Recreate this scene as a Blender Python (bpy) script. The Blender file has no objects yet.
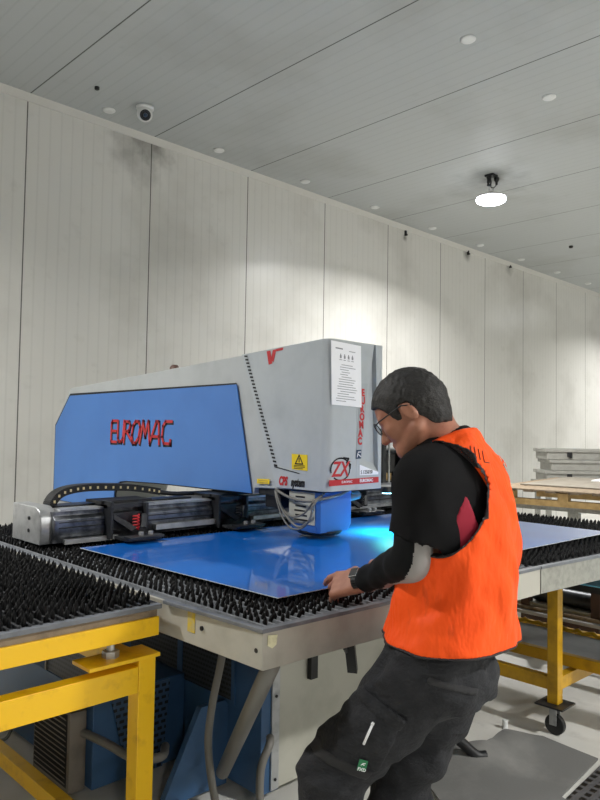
import bpy, bmesh, math, random
import numpy as np
from mathutils import Vector, Matrix
random.seed(4)
rng = np.random.default_rng(7)
scene = bpy.context.scene
col = scene.collection

# ------------------------------------------------------------------ camera
YAW, PITCH, ROLL = 0.77388894, 0.04176773, 0.01611846
fw = Vector((math.sin(YAW)*math.cos(PITCH), math.cos(YAW)*math.cos(PITCH), math.sin(PITCH)))
r0 = Vector((math.cos(YAW), -math.sin(YAW), 0)); u0 = r0.cross(fw)
cr = r0*math.cos(ROLL) + u0*math.sin(ROLL); cu = u0*math.cos(ROLL) - r0*math.sin(ROLL)
cd = bpy.data.cameras.new('camera'); cam = bpy.data.objects.new('camera', cd); col.objects.link(cam)
cd.sensor_fit = 'VERTICAL'; cd.sensor_height = 36; cd.lens = 702.4/800*36; cd.clip_start = .05; cd.clip_end = 100
m = Matrix((cr, cu, -fw)).transposed().to_4x4(); m.translation = (0, 0, 1.5); cam.matrix_world = m
scene.camera = cam
# ------------------------------------------------------------------ light
LAMP_POWER = 205.0; LAMP_SPREAD = math.radians(152)
LAMP_SPOTS = [(6.62, 3.9), (13.9, 3.7), (-0.4, 3.9), (3.2, -2.2), (10.2, -1.5), (-2.6, -5.2), (5.0, -6.2), (14.5, -5.5)]
w = bpy.data.worlds.new('world'); scene.world = w; w.use_nodes = True
w.node_tree.nodes['Background'].inputs[0].default_value = (.75, .8, .85, 1); w.node_tree.nodes['Background'].inputs[1].default_value = .3
scene.view_settings.view_transform = 'Standard'; scene.view_settings.look = 'None'
scene.view_settings.gamma = 1; scene.view_settings.use_curve_mapping = False
scene.view_settings.exposure = 0.16

# ------------------------------------------------------------------ helpers
def lin(c):
    if isinstance(c, str): c = tuple(int(c[i:i+2], 16)/255 for i in (0, 2, 4))
    return tuple((x/12.92 if x <= .04045 else ((x+.055)/1.055)**2.4) for x in c) + (1,)

class NT:
    def __init__(s, mat): s.nt = mat.node_tree; s.b = s.nt.nodes['Principled BSDF']
    def n(s, t, **kw):
        o = s.nt.nodes.new(t)
        for k, v in kw.items():
            if k in ('operation', 'data_type', 'blend_type', 'wave_type', 'bands_direction', 'wave_profile', 'feature', 'interpolation', 'use_clamp', 'vector_type'): setattr(o, k, v)
            else: s.put(o, int(k[1:]) if k[0] == 'i' and k[1:].isdigit() else k, v)
        return o
    def put(s, o, k, v):
        i = o.inputs[k]
        if isinstance(v, bpy.types.NodeSocket): s.nt.links.new(v, i)
        else: i.default_value = v
    def m(s, op, a, b=0.0, c=0.0):
        o = s.nt.nodes.new('ShaderNodeMath'); o.operation = op
        s.put(o, 0, a); s.put(o, 1, b)
        if op in ('COMPARE', 'MULTIPLY_ADD', 'WRAP', 'PINGPONG', 'SMOOTH_MIN'): s.put(o, 2, c)
        return o.outputs[0]
    def mix(s, f, a, b, blend='MIX'):
        o = s.nt.nodes.new('ShaderNodeMix'); o.data_type = 'RGBA'; o.blend_type = blend
        s.put(o, 0, f); s.put(o, 6, a); s.put(o, 7, b); return o.outputs[2]
    def obj(s):
        o = s.nt.nodes.new('ShaderNodeTexCoord'); x = s.nt.nodes.new('ShaderNodeSeparateXYZ')
        s.nt.links.new(o.outputs['Object'], x.inputs[0]); return o.outputs['Object'], x.outputs
    def noise(s, vec, scale, detail=3.0, rough=.55):
        o = s.nt.nodes.new('ShaderNodeTexNoise'); s.nt.links.new(vec, o.inputs['Vector'])
        o.inputs['Scale'].default_value = scale; o.inputs['Detail'].default_value = detail; o.inputs['Roughness'].default_value = rough
        return o.outputs['Fac']
    def ramp(s, fac, a, b):
        o = s.nt.nodes.new('ShaderNodeMapRange'); o.clamp = True
        s.nt.links.new(fac, o.inputs[0]); o.inputs[1].default_value = a; o.inputs[2].default_value = b; return o.outputs[0]
    def bump(s, h, strength=.3, dist=.002):
        o = s.nt.nodes.new('ShaderNodeBump'); o.inputs['Strength'].default_value = strength; o.inputs['Distance'].default_value = dist
        s.nt.links.new(h, o.inputs['Height']); s.nt.links.new(o.outputs[0], s.b.inputs['Normal'])

def mat(name, c, rough=.5, metal=0.0, c2=None, scale=8.0, lo=.45, hi=.75, bump=0, bscale=60, coat=0, spec=.5):
    mt = bpy.data.materials.new(name); mt.use_nodes = True; t = NT(mt); b = t.b
    b.inputs['Roughness'].default_value = rough; b.inputs['Metallic'].default_value = metal
    b.inputs['Specular IOR Level'].default_value = spec
    if coat: b.inputs['Coat Weight'].default_value = coat; b.inputs['Coat Roughness'].default_value = .1
    v, _ = t.obj()
    if c2:
        f = t.ramp(t.noise(v, scale, 5), lo, hi)
        t.put(b, 'Base Color', t.mix(f, lin(c), lin(c2)))
    else:
        f = t.noise(v, scale, 3)
        a = lin(c); d = tuple(x*.9 for x in a[:3]) + (1,)
        t.put(b, 'Base Color', t.mix(f, d, a))
    if bump: t.bump(t.noise(v, bscale, 4), bump, .002)
    return mt

class MB:
    """collects faces for one mesh"""
    def __init__(s): s.v = []; s.f = []
    def add(s, vs, fs):
        o = len(s.v); s.v += [tuple(p) for p in vs]; s.f += [tuple(i+o for i in q) for q in fs]; return s
    def box(s, a, b):
        x0, y0, z0 = a; x1, y1, z1 = b
        x0, x1 = min(x0, x1), max(x0, x1); y0, y1 = min(y0, y1), max(y0, y1); z0, z1 = min(z0, z1), max(z0, z1)
        return s.add([(x0, y0, z0), (x1, y0, z0), (x1, y1, z0), (x0, y1, z0), (x0, y0, z1), (x1, y0, z1), (x1, y1, z1), (x0, y1, z1)],
                     [(3, 2, 1, 0), (4, 5, 6, 7), (0, 1, 5, 4), (1, 2, 6, 5), (2, 3, 7, 6), (3, 0, 4, 7)])
    def slab(s, pts, dz):
        """polygon of 3-D points, extruded by vector dz"""
        n = len(pts); d = Vector(dz)
        P = [Vector(p) for p in pts]; Qv = [p+d for p in P]
        nn = Vector((0, 0, 0))
        for i in range(n): nn += (P[i]-P[0]).cross(P[(i+1) % n]-P[0])
        if nn.dot(d) > 0: P = P[::-1]; Qv = Qv[::-1]
        return s.add(P+Qv, [tuple(range(n)), tuple(range(2*n-1, n-1, -1))] + [((i+1) % n, i, n+i, n+(i+1) % n) for i in range(n)])
    def bar(s, a, b, w, h, up=(0, 0, 1)):
        a = Vector(a); b = Vector(b); d = (b-a).normalized(); sd = d.cross(Vector(up)).normalized(); u = sd.cross(d)
        P = [a+sd*i*w/2+u*j*h/2 for i, j in ((-1, -1), (1, -1), (1, 1), (-1, 1))]
        return s.slab(P, b-a)
    def tube(s, pts, r, n=10, cap=True):
        P = [Vector(p) for p in pts]; R = r if isinstance(r, (list, tuple)) else [r]*len(P)
        t0 = (P[1]-P[0]).normalized(); ref = Vector((0, 0, 1)) if abs(t0.z) < .9 else Vector((1, 0, 0))
        sd = t0.cross(ref).normalized(); vs = []; fs = []
        for i, p in enumerate(P):
            t = (P[min(i+1, len(P)-1)]-P[max(i-1, 0)]).normalized()
            sd = (sd - t*sd.dot(t)).normalized(); u = t.cross(sd)
            for k in range(n):
                a = 2*math.pi*k/n; vs.append(p+sd*math.cos(a)*R[i]+u*math.sin(a)*R[i])
        for i in range(len(P)-1):
            for k in range(n): fs.append((i*n+k, i*n+(k+1) % n, (i+1)*n+(k+1) % n, (i+1)*n+k))
        if cap: fs.append(tuple(range(n-1, -1, -1))); fs.append(tuple(range((len(P)-1)*n, len(P)*n)))
        return s.add(vs, fs)
    def cyl(s, a, b, r, n=20): return s.tube([a, b], r, n)
    def lathe(s, c, prof, n=24, axis=(0, 0, 1)):
        """prof: (radius, height) along axis"""
        ax = Vector(axis).normalized(); ref = Vector((1, 0, 0)) if abs(ax.x) < .9 else Vector((0, 1, 0))
        a = ax.cross(ref).normalized(); b = ax.cross(a); c = Vector(c); vs = []; fs = []
        for r, h in prof:
            for k in range(n):
                t = 2*math.pi*k/n; vs.append(c+ax*h+a*math.cos(t)*r+b*math.sin(t)*r)
        L = len(prof)
        for i in range(L-1):
            for k in range(n): fs.append((i*n+k, i*n+(k+1) % n, (i+1)*n+(k+1) % n, (i+1)*n+k))
        fs.append(tuple(range(n-1, -1, -1))); fs.append(tuple(range((L-1)*n, L*n)))
        return s.add(vs, fs)
    def build(s, name, material, parent=None, bevel=0, smooth=False, seg=2):
        o0 = Vector((0, 0, 0)); p = parent
        while p is not None: o0 = o0 + p.location; p = p.parent
        me = bpy.data.meshes.new(name)
        me.from_pydata([(x-o0.x, y-o0.y, z-o0.z) for x, y, z in s.v], [], s.f)
        bm = bmesh.new(); bm.from_mesh(me); bmesh.ops.recalc_face_normals(bm, faces=bm.faces); bm.to_mesh(me); bm.free()
        me.materials.append(material)
        if smooth:
            me.shade_smooth() if hasattr(me, 'shade_smooth') else None
        ob = bpy.data.objects.new(name, me); col.objects.link(ob)
        if parent: ob.parent = parent
        if bevel:
            md = ob.modifiers.new('bevel', 'BEVEL'); md.width = bevel; md.segments = seg; md.limit_method = 'ANGLE'; md.angle_limit = math.radians(40)
            me.shade_smooth()
            md.harden_normals = True
        return ob

def smooth_by_angle(ob, deg=40):
    me = ob.data; me.shade_smooth()
    try: me.set_sharp_from_angle(angle=math.radians(deg))
    except Exception: pass
    return ob

def thing(name, loc, label, cat, group=None):
    o = bpy.data.objects.new(name, None); col.objects.link(o); o.location = loc; o.empty_display_size = .1
    return tag(o, label, cat, group)
def tag(o, label, cat, group=None, kind=None):
    o['label'] = label; o['category'] = cat
    if group: o['group'] = group
    if kind: o['kind'] = kind
    return o
def dup(root, loc, label=None):
    r = root.copy(); col.objects.link(r); r.location = loc
    if label: r['label'] = label
    for ch in list(root.children):
        c = ch.copy(); col.objects.link(c); c.parent = r
        for g in ch.children:
            d = g.copy(); col.objects.link(d); d.parent = c
    return r

def text_mesh(s, size, bold=0.0, spacing=1.0, shear=0.0, xs=1.0):
    cu_ = bpy.data.curves.new('t', 'FONT'); cu_.body = s; cu_.size = size; cu_.offset = bold; cu_.extrude = 0.0006
    cu_.space_character = spacing; cu_.shear = shear; cu_.resolution_u = 3
    ob = bpy.data.objects.new('t', cu_); col.objects.link(ob)
    dg = bpy.context.evaluated_depsgraph_get(); dg.update()
    me = bpy.data.meshes.new_from_object(ob.evaluated_get(dg))
    v = [(p.co.x*xs, p.co.y, p.co.z) for p in me.vertices]; f = [tuple(p.vertices) for p in me.polygons]
    bpy.data.objects.remove(ob); bpy.data.curves.remove(cu_); bpy.data.meshes.remove(me)
    return v, f
def write(mb, s, size, origin, xd, yd, **kw):
    """lettering lying on the plane through origin, reading along xd"""
    v, f = text_mesh(s, size, **kw); o = Vector(origin); xd = Vector(xd); yd = Vector(yd); zd = xd.cross(yd)
    mb.add([o+xd*a+yd*b+zd*(c+.0006) for a, b, c in v], f); return mb
def strokes(mb, lines, wd, origin, xd, yd, th=.002):
    """thick flat letter strokes, polylines in plane coordinates"""
    o = Vector(origin); xd = Vector(xd); yd = Vector(yd); zd = xd.cross(yd)
    for L in lines:
        for (a, b), (c, d) in zip(L[:-1], L[1:]):
            l = math.hypot(c-a, d-b); ux, uy = (c-a)/l, (d-b)/l; h = wd/2
            a1, b1, c1, d1 = a-ux*h*.9, b-uy*h*.9, c+ux*h*.9, d+uy*h*.9
            P = [(a1-uy*h, b1+ux*h), (a1+uy*h, b1-ux*h), (c1+uy*h, d1-ux*h), (c1-uy*h, d1+ux*h)]
            mb.slab([o+xd*p+yd*q for p, q in P], zd*th)
    return mb
# ------------------------------------------------------------------ materials
def panel_mat(name, c, seam_axis, a0, rib=.1, gloss=(.27, .5), stains_and_shade=(), dirt='7d786c'):
    mt = bpy.data.materials.new(name); mt.use_nodes = True; t = NT(mt); b = t.b
    b.inputs['Roughness'].default_value = gloss[0]; b.inputs['Specular IOR Level'].default_value = gloss[1]
    v, x = t.obj(); s = x[seam_axis]
    fr = t.m('FRACT', t.m('DIVIDE', t.m('SUBTRACT', s, a0-.6-12), 1.2))
    seam = t.m('LESS_THAN', t.m('ABSOLUTE', t.m('SUBTRACT', fr, .5)), .0042)
    rf = t.m('FRACT', t.m('DIVIDE', t.m('SUBTRACT', s, a0-.05-12), rib))
    ribd = t.m('ABSOLUTE', t.m('SUBTRACT', rf, .5))
    groove = t.ramp(ribd, .12, .0)
    n1 = t.noise(v, .9, 5); n2 = t.noise(v, 9, 4)
    colr = t.mix(t.m('MULTIPLY', t.ramp(n1, .5, .8), .35), lin(c), lin(dirt))
    colr = t.mix(t.m('MULTIPLY', t.ramp(n2, .62, .8), .12), colr, lin(dirt))
    colr = t.mix(t.m('MULTIPLY', groove, .08), colr, lin('555550'))
    for (p, rad, st) in stains_and_shade:
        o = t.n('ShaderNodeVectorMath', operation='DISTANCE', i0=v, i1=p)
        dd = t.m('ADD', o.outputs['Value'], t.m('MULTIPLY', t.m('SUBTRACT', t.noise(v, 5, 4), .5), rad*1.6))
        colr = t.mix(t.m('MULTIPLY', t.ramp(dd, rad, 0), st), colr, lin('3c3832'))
    colr = t.mix(t.m('MULTIPLY', seam, .85), colr, lin('35342f'))
    t.put(b, 'Base Color', colr)
    h = t.m('SUBTRACT', t.m('MULTIPLY', groove, -.35), t.m('MULTIPLY', seam, 2.0))
    t.bump(h, .45, .004)
    return mt

M = {}
M['wall'] = panel_mat('wall_panel', 'd6d5d0', 0, 2.3715, stains_and_shade=[((3.45, 5.736, 4.12), .42, .45), ((3.6, 5.736, 4.16), .25, .5), ((9.07, 5.736, 4.16), .12, .6), ((10.3, 5.736, 4.17), .14, .5), ((7.53, 5.736, 4.1), .06, .8)])
M['wall_side'] = panel_mat('wall_panel_side', 'd6d5d0', 1, 0.4)
M['ceiling'] = panel_mat('ceiling_panel', 'b0b4b4', 0, 2.3715, gloss=(.5, .22), stains_and_shade=[((6.85, 4.05, 4.254), .55, .3), ((6.74, 3.98, 4.254), .14, .7)])  # lamp mount spots paint the housing's soft shade into the ceiling colour
M['sheet_edge'] = mat('bare_sheet_edge', 'd4dbe2', .4)
M['cove'] = mat('cove_trim', 'c9c8c3', .4)
# floor
mt = bpy.data.materials.new('floor_concrete'); mt.use_nodes = True; t = NT(mt); v, x = t.obj()
t.b.inputs['Roughness'].default_value = .42
c_ = t.mix(t.ramp(t.noise(v, 1.3, 6), .4, .75), lin('d8d7d1'), lin('bfbeb7'))
c_ = t.mix(t.m('MULTIPLY', t.ramp(t.noise(v, 9, 5), .55, .75), .4), c_, lin('a3a29b'))
t.put(t.b, 'Base Color', c_); t.bump(t.noise(v, 30, 4), .1, .002); M['floor'] = mt

M['machine_grey'] = mat('machine_grey_paint', 'b2b6b6', .42, c2='a6aaaa', scale=5)
M['front_grey'] = mat('machine_head_grey', 'b3b9bb', .4, c2='a8aeb1', scale=6)
M['fascia'] = mat('table_fascia_grey', 'acaaa0', .45, c2='97948a', scale=7, bump=.1)
M['galv'] = mat('galvanised_fascia', '97978f', .5, .1, c2='84847d', scale=40, lo=.4, hi=.7)
M['blue'] = mat('machine_blue_paint', '4479c0', .35, c2='3d70b6', scale=2)
M['blue_base'] = mat('machine_base_blue', '35597f', .5, c2='2b4b6f', scale=4)
M['cream'] = mat('machine_cream_panel', 'b5b4a8', .5, c2='9d9c90', scale=4)
M['seam_black'] = mat('black_edge', '14161a', .6)
M['black'] = mat('black_plastic', '17181a', .5)
M['dark_metal'] = mat('dark_metal', '3c3e41', .38, .6, c2='22242a', scale=12)
M['beam_metal'] = mat('beam_dark_aluminium', '85888d', .34, .75, c2='4a4d52', scale=14, lo=.4, hi=.62)
M['alu'] = mat('aluminium', 'b7b9ba', .35, .6, c2='8f9193', scale=16)
M['steel'] = mat('bright_steel', 'c4c6c8', .25, .9)
M['bristle'] = mat('black_bristle', '09090a', .7, spec=.25)
M['rib_dark'] = mat('brush_base_dark', '2a2c2f', .6, c2='1d1e20', scale=30)
M['plate_dark'] = mat('brush_plate_dark', '26282b', .6)
M['rib'] = mat('brush_base_grey', '83868a', .5, c2='5b5e62', scale=30)
M['plate'] = mat('table_plate_grey', '6c7076', .45, c2='54575c', scale=14)
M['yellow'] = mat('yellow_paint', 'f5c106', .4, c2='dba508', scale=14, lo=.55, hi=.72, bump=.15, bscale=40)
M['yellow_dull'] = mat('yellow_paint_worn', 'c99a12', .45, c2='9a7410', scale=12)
M['wood'] = mat('weathered_wood', '8d7c66', .75, c2='5f5142', scale=18, bump=.3, bscale=50)
M['pine'] = mat('pale_timber', 'b99a63', .7, c2='8c6f41', scale=9, bump=.2)
M['red'] = mat('red_print', 'c2272d', .45)
M['ink'] = mat('black_print', '15161a', .5)
M['grey_ink'] = mat('grey_print', '8a8c90', .6)
M['paper'] = mat('white_paper', 'f6f7fa', .7)
M['yellow_label'] = mat('yellow_label', 'f2d21b', .45)
M['rubber'] = mat('grey_rubber_mat', '6f6f6d', .8, c2='8d8c88', scale=3.2, lo=.5, hi=.8, bump=.35, bscale=120)
M['rubber2'] = mat('dark_rubber_mat', '48484a', .8)
M['white'] = mat('white_plastic', 'dcdedd', .4)
M['hose'] = mat('grey_hose', '74726c', .5)
M['brown_steel'] = mat('brown_painted_steel', '4c352c', .55, c2='33241f', scale=10)
M['chassis'] = mat('grey_crate_paint', '9b9a94', .55, c2='84837d', scale=8)
M['board'] = mat('grey_board', 'a6a6a6', .6, c2='8d8d8c', scale=5)
M['blue_film_pale'] = mat('light_blue_film', '74c4e4', .2)
M['amber'] = mat('brown_dome', '6b5048', .4)
M['glass_blue'] = mat('dark_blue_decal', '27405c', .3)
# blue protective film on the sheet: glossy with faint streaks
mt = bpy.data.materials.new('blue_film'); mt.use_nodes = True; t = NT(mt); v, x = t.obj()
t.b.inputs['Roughness'].default_value = .35; t.b.inputs['Specular IOR Level'].default_value = .1; t.b.inputs['Coat Weight'].default_value = 1; t.b.inputs['Coat Roughness'].default_value = .05; t.b.inputs['Coat IOR'].default_value = 1.32
t.put(t.b, 'Base Color', t.mix(t.ramp(t.noise(v, 3, 4), .35, .7), lin('0a5bb2'), lin('0c66c0')))
st = t.n('ShaderNodeMapping'); t.put(st, 0, v); st.inputs['Scale'].default_value = (30, .8, 1)
t.bump(t.noise(st.outputs[0], 1.5, 3), .02, .002); M['film'] = mt
# emissive
def emit(name, c, s):
    mt = bpy.data.materials.new(name); mt.use_nodes = True; b = mt.node_tree.nodes['Principled BSDF']
    b.inputs['Emission Color'].default_value = lin(c); b.inputs['Emission Strength'].default_value = s; b.inputs['Base Color'].default_value = lin(c); return mt
M['led'] = emit('lamp_diffuser', 'f6f8ff', 22)
M['led_cyan'] = emit('work_light_lens', '9fe6ff', 12)
# perforated / slatted sheet metal
def holes_mat(name, c, dark, sx, sy, ax=(1, 2), rad=.33, slat=False):
    mt = bpy.data.materials.new(name); mt.use_nodes = True; t = NT(mt); v, x = t.obj()
    t.b.inputs['Roughness'].default_value = .5
    fy = t.m('DIVIDE', x[ax[1]], sy); row = t.m('FLOOR', fy)
    dy = t.m('ABSOLUTE', t.m('SUBTRACT', t.m('FRACT', fy), .5))
    if slat: f = t.m('LESS_THAN', dy, rad)
    else:
        fx = t.m('ADD', t.m('DIVIDE', x[ax[0]], sx), t.m('MULTIPLY', row, .5))
        dx = t.m('ABSOLUTE', t.m('SUBTRACT', t.m('FRACT', fx), .5))
        f = t.m('MULTIPLY', t.m('LESS_THAN', dx, rad), t.m('LESS_THAN', dy, .25))
    t.put(t.b, 'Base Color', t.mix(f, lin(c), lin(dark))); return mt
M['perf'] = holes_mat('perforated_vent', '44607f', '0c0f14', .03, .022)
M['mesh'] = holes_mat('grille_mesh', '33383e', '07080a', .02, .02, rad=.4)
M['matholes'] = holes_mat('rubber_mat_holes', '555557', '121212', .05, .05, ax=(0, 1), rad=.3)

# ------------------------------------------------------------------ room
H = 4.254; WY = 5.736
def struct(name, mb, material, label, cat, **kw):
    o = mb.build(name, material, None, **kw); tag(o, label, cat, kind='structure'); return o
struct('floor', MB().box((-7, -9, -.1), (21, WY+.1, 0)), M['floor'], 'pale grey concrete workshop floor', 'floor')
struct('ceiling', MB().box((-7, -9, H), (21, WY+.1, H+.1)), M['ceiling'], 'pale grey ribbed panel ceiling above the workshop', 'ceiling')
struct('wall_back', MB().box((-7, WY, 0), (21, WY+.1, H)), M['wall'], 'tall off-white ribbed panel wall behind the machine', 'wall')
struct('wall_right', MB().box((21, -9, 0), (21.1, WY+.1, H)), M['wall_side'], 'far end wall of pale panels', 'wall')
struct('wall_left', MB().box((-7.1, -9, 0), (-7, WY+.1, H)), M['wall_side'], 'near end wall of pale panels', 'wall')
struct('wall_front', MB().box((-7, -9.1, 0), (21, -9, H)), M['wall'], 'pale panel wall opposite the machine', 'wall')
struct('trim_1', MB().slab([(-7, WY, H), (-7, WY-.05, H), (-7, WY-.045, H-.012), (-7, WY-.012, H-.05), (-7, WY, H-.055)], (28, 0, 0)), M['cove'], 'narrow cove strip where the back wall meets the ceiling', 'trim')

# ceiling caps, marks, camera, lamps
caps = [(2.983, 5.492), (4.188, 5.492), (5.391, 5.49), (6.612, 5.498), (7.828, 5.5), (9.022, 5.493), (10.21, 5.47), (11.43, 5.46), (12.66, 5.46), (4.179, 2.649), (5.377, 2.64)]
cap_lab = ['round white ceiling cap nearest the camera dome, just behind it', 'white ceiling cap, second along the wall from the left', 'white ceiling cap, third along the wall from the left',
 'white ceiling cap, fourth along the wall from the left', 'white ceiling cap, fifth along the wall from the left', 'white ceiling cap, sixth along the wall, past the lamp', 'white ceiling cap, fifth from the far end of the wall row',
 'white ceiling cap, second from the far end of the wall row', 'white ceiling cap at the far right end of the wall row', 'large white ceiling cap nearest the top edge of the photo', 'large white ceiling cap above and beyond the hanging lamp, out in the ceiling']
cap_lab[6] = 'white ceiling cap, third from the far end of the wall row'
cap0 = None
for (x, y), lb in zip(caps, cap_lab):
    if cap0 is None:
        cap0 = MB().lathe((0, 0, 0), [(.055, 0), (.055, -.006), (.045, -.014), (.02, -.018)], 24).build('ceiling_disc', M['white'], None, smooth=True)
        c = cap0
    else: c = cap0.copy(); col.objects.link(c)
    c.location = (x, y, H); tag(c, lb, 'ceiling cap', 'round white caps on the ceiling')
o = MB().lathe((2.705, 5.187, H), [(.02, 0), (.02, -.02), (.012, -.025)], 14).build('ceiling_stud', M['black']); tag(o, 'small dark stud on the ceiling left of the camera dome', 'stud')
o = MB().lathe((9.955, 4.546, H), [(.03, 0), (.03, -.02), (.02, -.03)], 14).build('ceiling_stud', M['black']); tag(o, 'small dark stud on the far ceiling right of the hanging lamp', 'stud')
clip_lab = ['dark wall clip high on the back wall, leftmost of three', 'dark wall clip high on the back wall, middle of three', 'dark wall clip high on the back wall, rightmost of three']
for (x, z), lb in zip([(7.534, 4.168), (9.071, 4.195), (10.317, 4.215)], clip_lab):
    o = MB().box((x-.012, WY-.025, z-.04), (x+.012, WY, z+.03)).box((x-.008, WY-.04, z-.04), (x+.008, WY-.02, z-.02)).build('wall_clip', M['black']); tag(o, lb, 'clip', 'small clips on the back wall')

t = thing('security_camera', (3.17, 5.213, H), 'white dome security camera on the ceiling by the back wall', 'camera')
MB().lathe((3.17, 5.213, H), [(.075, 0), (.075, -.02), (.06, -.03)], 28).build('base', M['white'], t, smooth=True)
n = Vector((-.35, -.75, -.55)).normalized(); c0 = Vector((3.17, 5.213, H-.06))
prof = [(.068*math.sin(a), -.068*math.cos(a)) for a in [i*math.pi/14 for i in range(1, 11)]]
MB().lathe(c0, prof+[(.045, .05)], 28, axis=n).build('housing', M['white'], t, smooth=True)
ln = MB().lathe(c0, [(.046, .046), (.046, .054), (.036, .058), (.034, .052)], 28, axis=n).build('lens_face', M['black'], t)
MB().lathe(c0, [(.018, .052), (.016, .062), (.006, .066)], 18, axis=n).build('lens', M['glass_blue'], ln, smooth=True)

def lamp(x, y, z, label, power):
    t = thing('ceiling_lamp', (x, y, H), label, 'lamp', 'round hanging workshop lamps')
    MB().lathe((x, y, z), [(.04, .085), (.05, .06), (.12, .048), (.15, .035), (.152, .018), (.14, .012)], 32).build('housing', M['white'], t, smooth=True)
    MB().lathe((x, y, z), [(.152, .016), (.156, .0), (.150, -.014), (.135, -.024), (.10, -.030), (.03, -.034)], 32).build('diffuser', M['led'], t, smooth=True)
    MB().tube([(x-.04, y, z+.09), (x-.04, y, z+.14), (x+.04, y, z+.14), (x+.04, y, z+.09)], .006, 8).build('bracket', M['steel'], t)
    MB().cyl((x, y, z+.14), (x, y, H), .008, 8).build('hook_rod', M['steel'], t)
    pts = []
    for i in range(60):
        a = i/59*math.pi*7; pts.append((x-.04+.014*math.cos(a*1.7), y+.018*math.sin(a*2.3), z+.20+.055*math.sin(a)))
    MB().tube(pts, .006, 6).build('cable', M['black'], t)
    MB().tube([(x+.06, y-.03, z+.23), (x+.06, y-.03, z+.17), (x+.04, y-.01, z+.14), (x, y, z+.13)], .005, 6).build('lead', M['black'], t)
    MB().lathe((x+.06, y-.03, z+.17), [(.012, 0), (.014, .03), (.028, .05), (.03, .075), (.012, .08)], 14).build('plug', M['black'], t)
    MB().box((x-.05, y-.05, H-.02), (x+.05, y+.05, H)).build('mounting_plate', M['dark_metal'], t)
    ld = bpy.data.lights.new('lamp_light', 'AREA'); ld.shape = 'DISK'; ld.size = .3; ld.energy = power; ld.spread = LAMP_SPREAD; ld.color = (1, .985, .96)
    lo = bpy.data.objects.new('lamp_light', ld); col.objects.link(lo); lo.parent = t; lo.location = (0, 0, z-.055-H)
labs = ['lit round lamp hanging from the ceiling with looped black cable'] + ['round workshop lamp elsewhere in the hall, hung out of the photo']*20
for (x, y), lb in zip(LAMP_SPOTS, labs): lamp(x, y, 3.985, lb, LAMP_POWER*(.62 if y > 3 else 1))
# ------------------------------------------------------------------ brush tables
TUFT_H = .026
def tuft_shape(seed):
    r = np.random.default_rng(seed); vs = []; fs = []; n = 7
    prof = [(.0058, 0), (.0062, .008), (.0070, .015), (.0055, .022), (.0014, TUFT_H+.003)]
    lean = r.normal(0, .0022, 2)
    for i, (rad, z) in enumerate(prof):
        for k in range(n):
            a = 2*math.pi*k/n+.3*i; q = rad*(1+.22*math.cos(a*3+seed)*(i > 1))
            vs.append((q*math.cos(a)+lean[0]*z/TUFT_H, q*math.sin(a)+lean[1]*z/TUFT_H, z+(.004*math.sin(a*2+seed) if i == 4 else 0)))
    for i in range(len(prof)-1):
        for k in range(n): fs.append((i*n+k, i*n+(k+1) % n, (i+1)*n+(k+1) % n, (i+1)*n+k))
    fs.append(tuple(range((len(prof)-1)*n, len(prof)*n)))
    return vs, fs
SHAPES = [tuft_shape(i) for i in range(5)]
TUFT_MESH = []
for v_, f_ in SHAPES:
    me = bpy.data.meshes.new('brush_tuft'); me.from_pydata(v_, [], f_); me.materials.append(M['bristle']); me.shade_smooth(); TUFT_MESH.append(me)

def plant_tufts(parent, pts, z, near):
    """100 nearest tufts are parts of their own, the rest one mass"""
    pts = sorted(pts, key=near); first = pts[:100]; rest = pts[100:]
    loc = parent.location
    for i, (x, y) in enumerate(first):
        o = bpy.data.objects.new('brush_tuft', TUFT_MESH[i % 5]); col.objects.link(o); o.parent = parent; o.location = (x-loc.x, y-loc.y, z-loc.z)
    mb = MB()
    for i, (x, y) in enumerate(rest):
        v_, f_ = SHAPES[(i*7) % 5]; mb.add([(a+x, b+y, c+z) for a, b, c in v_], f_)
    o = mb.build('brush_bristles', M['bristle'], parent, smooth=True); o['kind'] = 'stuff'
    return o
def inside(p, poly):
    x, y = p; s = True
    for i in range(len(poly)):
        (x0, y0), (x1, y1) = poly[i], poly[(i+1) % len(poly)]
        if (x1-x0)*(y-y0)-(y1-y0)*(x-x0) < 0: return False
    return True
SHEET = [(1.503, 1.622), (3.86, 1.545), (3.895, 2.78), (1.462, 2.838)]
SH_IN = [(1.64, 1.76), (3.70, 1.68), (3.73, 2.65), (1.60, 2.70)]
PIT = .0315
def field(x0, x1, yf, y1, PIT=PIT):
    out = []; i = 0; x = x0
    while x < x1:
        y = yf(x) + (PIT/2 if i % 2 else 0)
        while y < y1:
            out.append((x+random.gauss(0, .0012), y+random.gauss(0, .0012))); y += PIT
        x += PIT; i += 1
    return out
def ribs(mb, x0, x1, yf, y1, z):
    x = x0
    while x < x1:
        mb.box((x-.004, yf(x)-.01, z-.001), (x+.004, y1, z+.010)); x += PIT
    return mb

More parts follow.
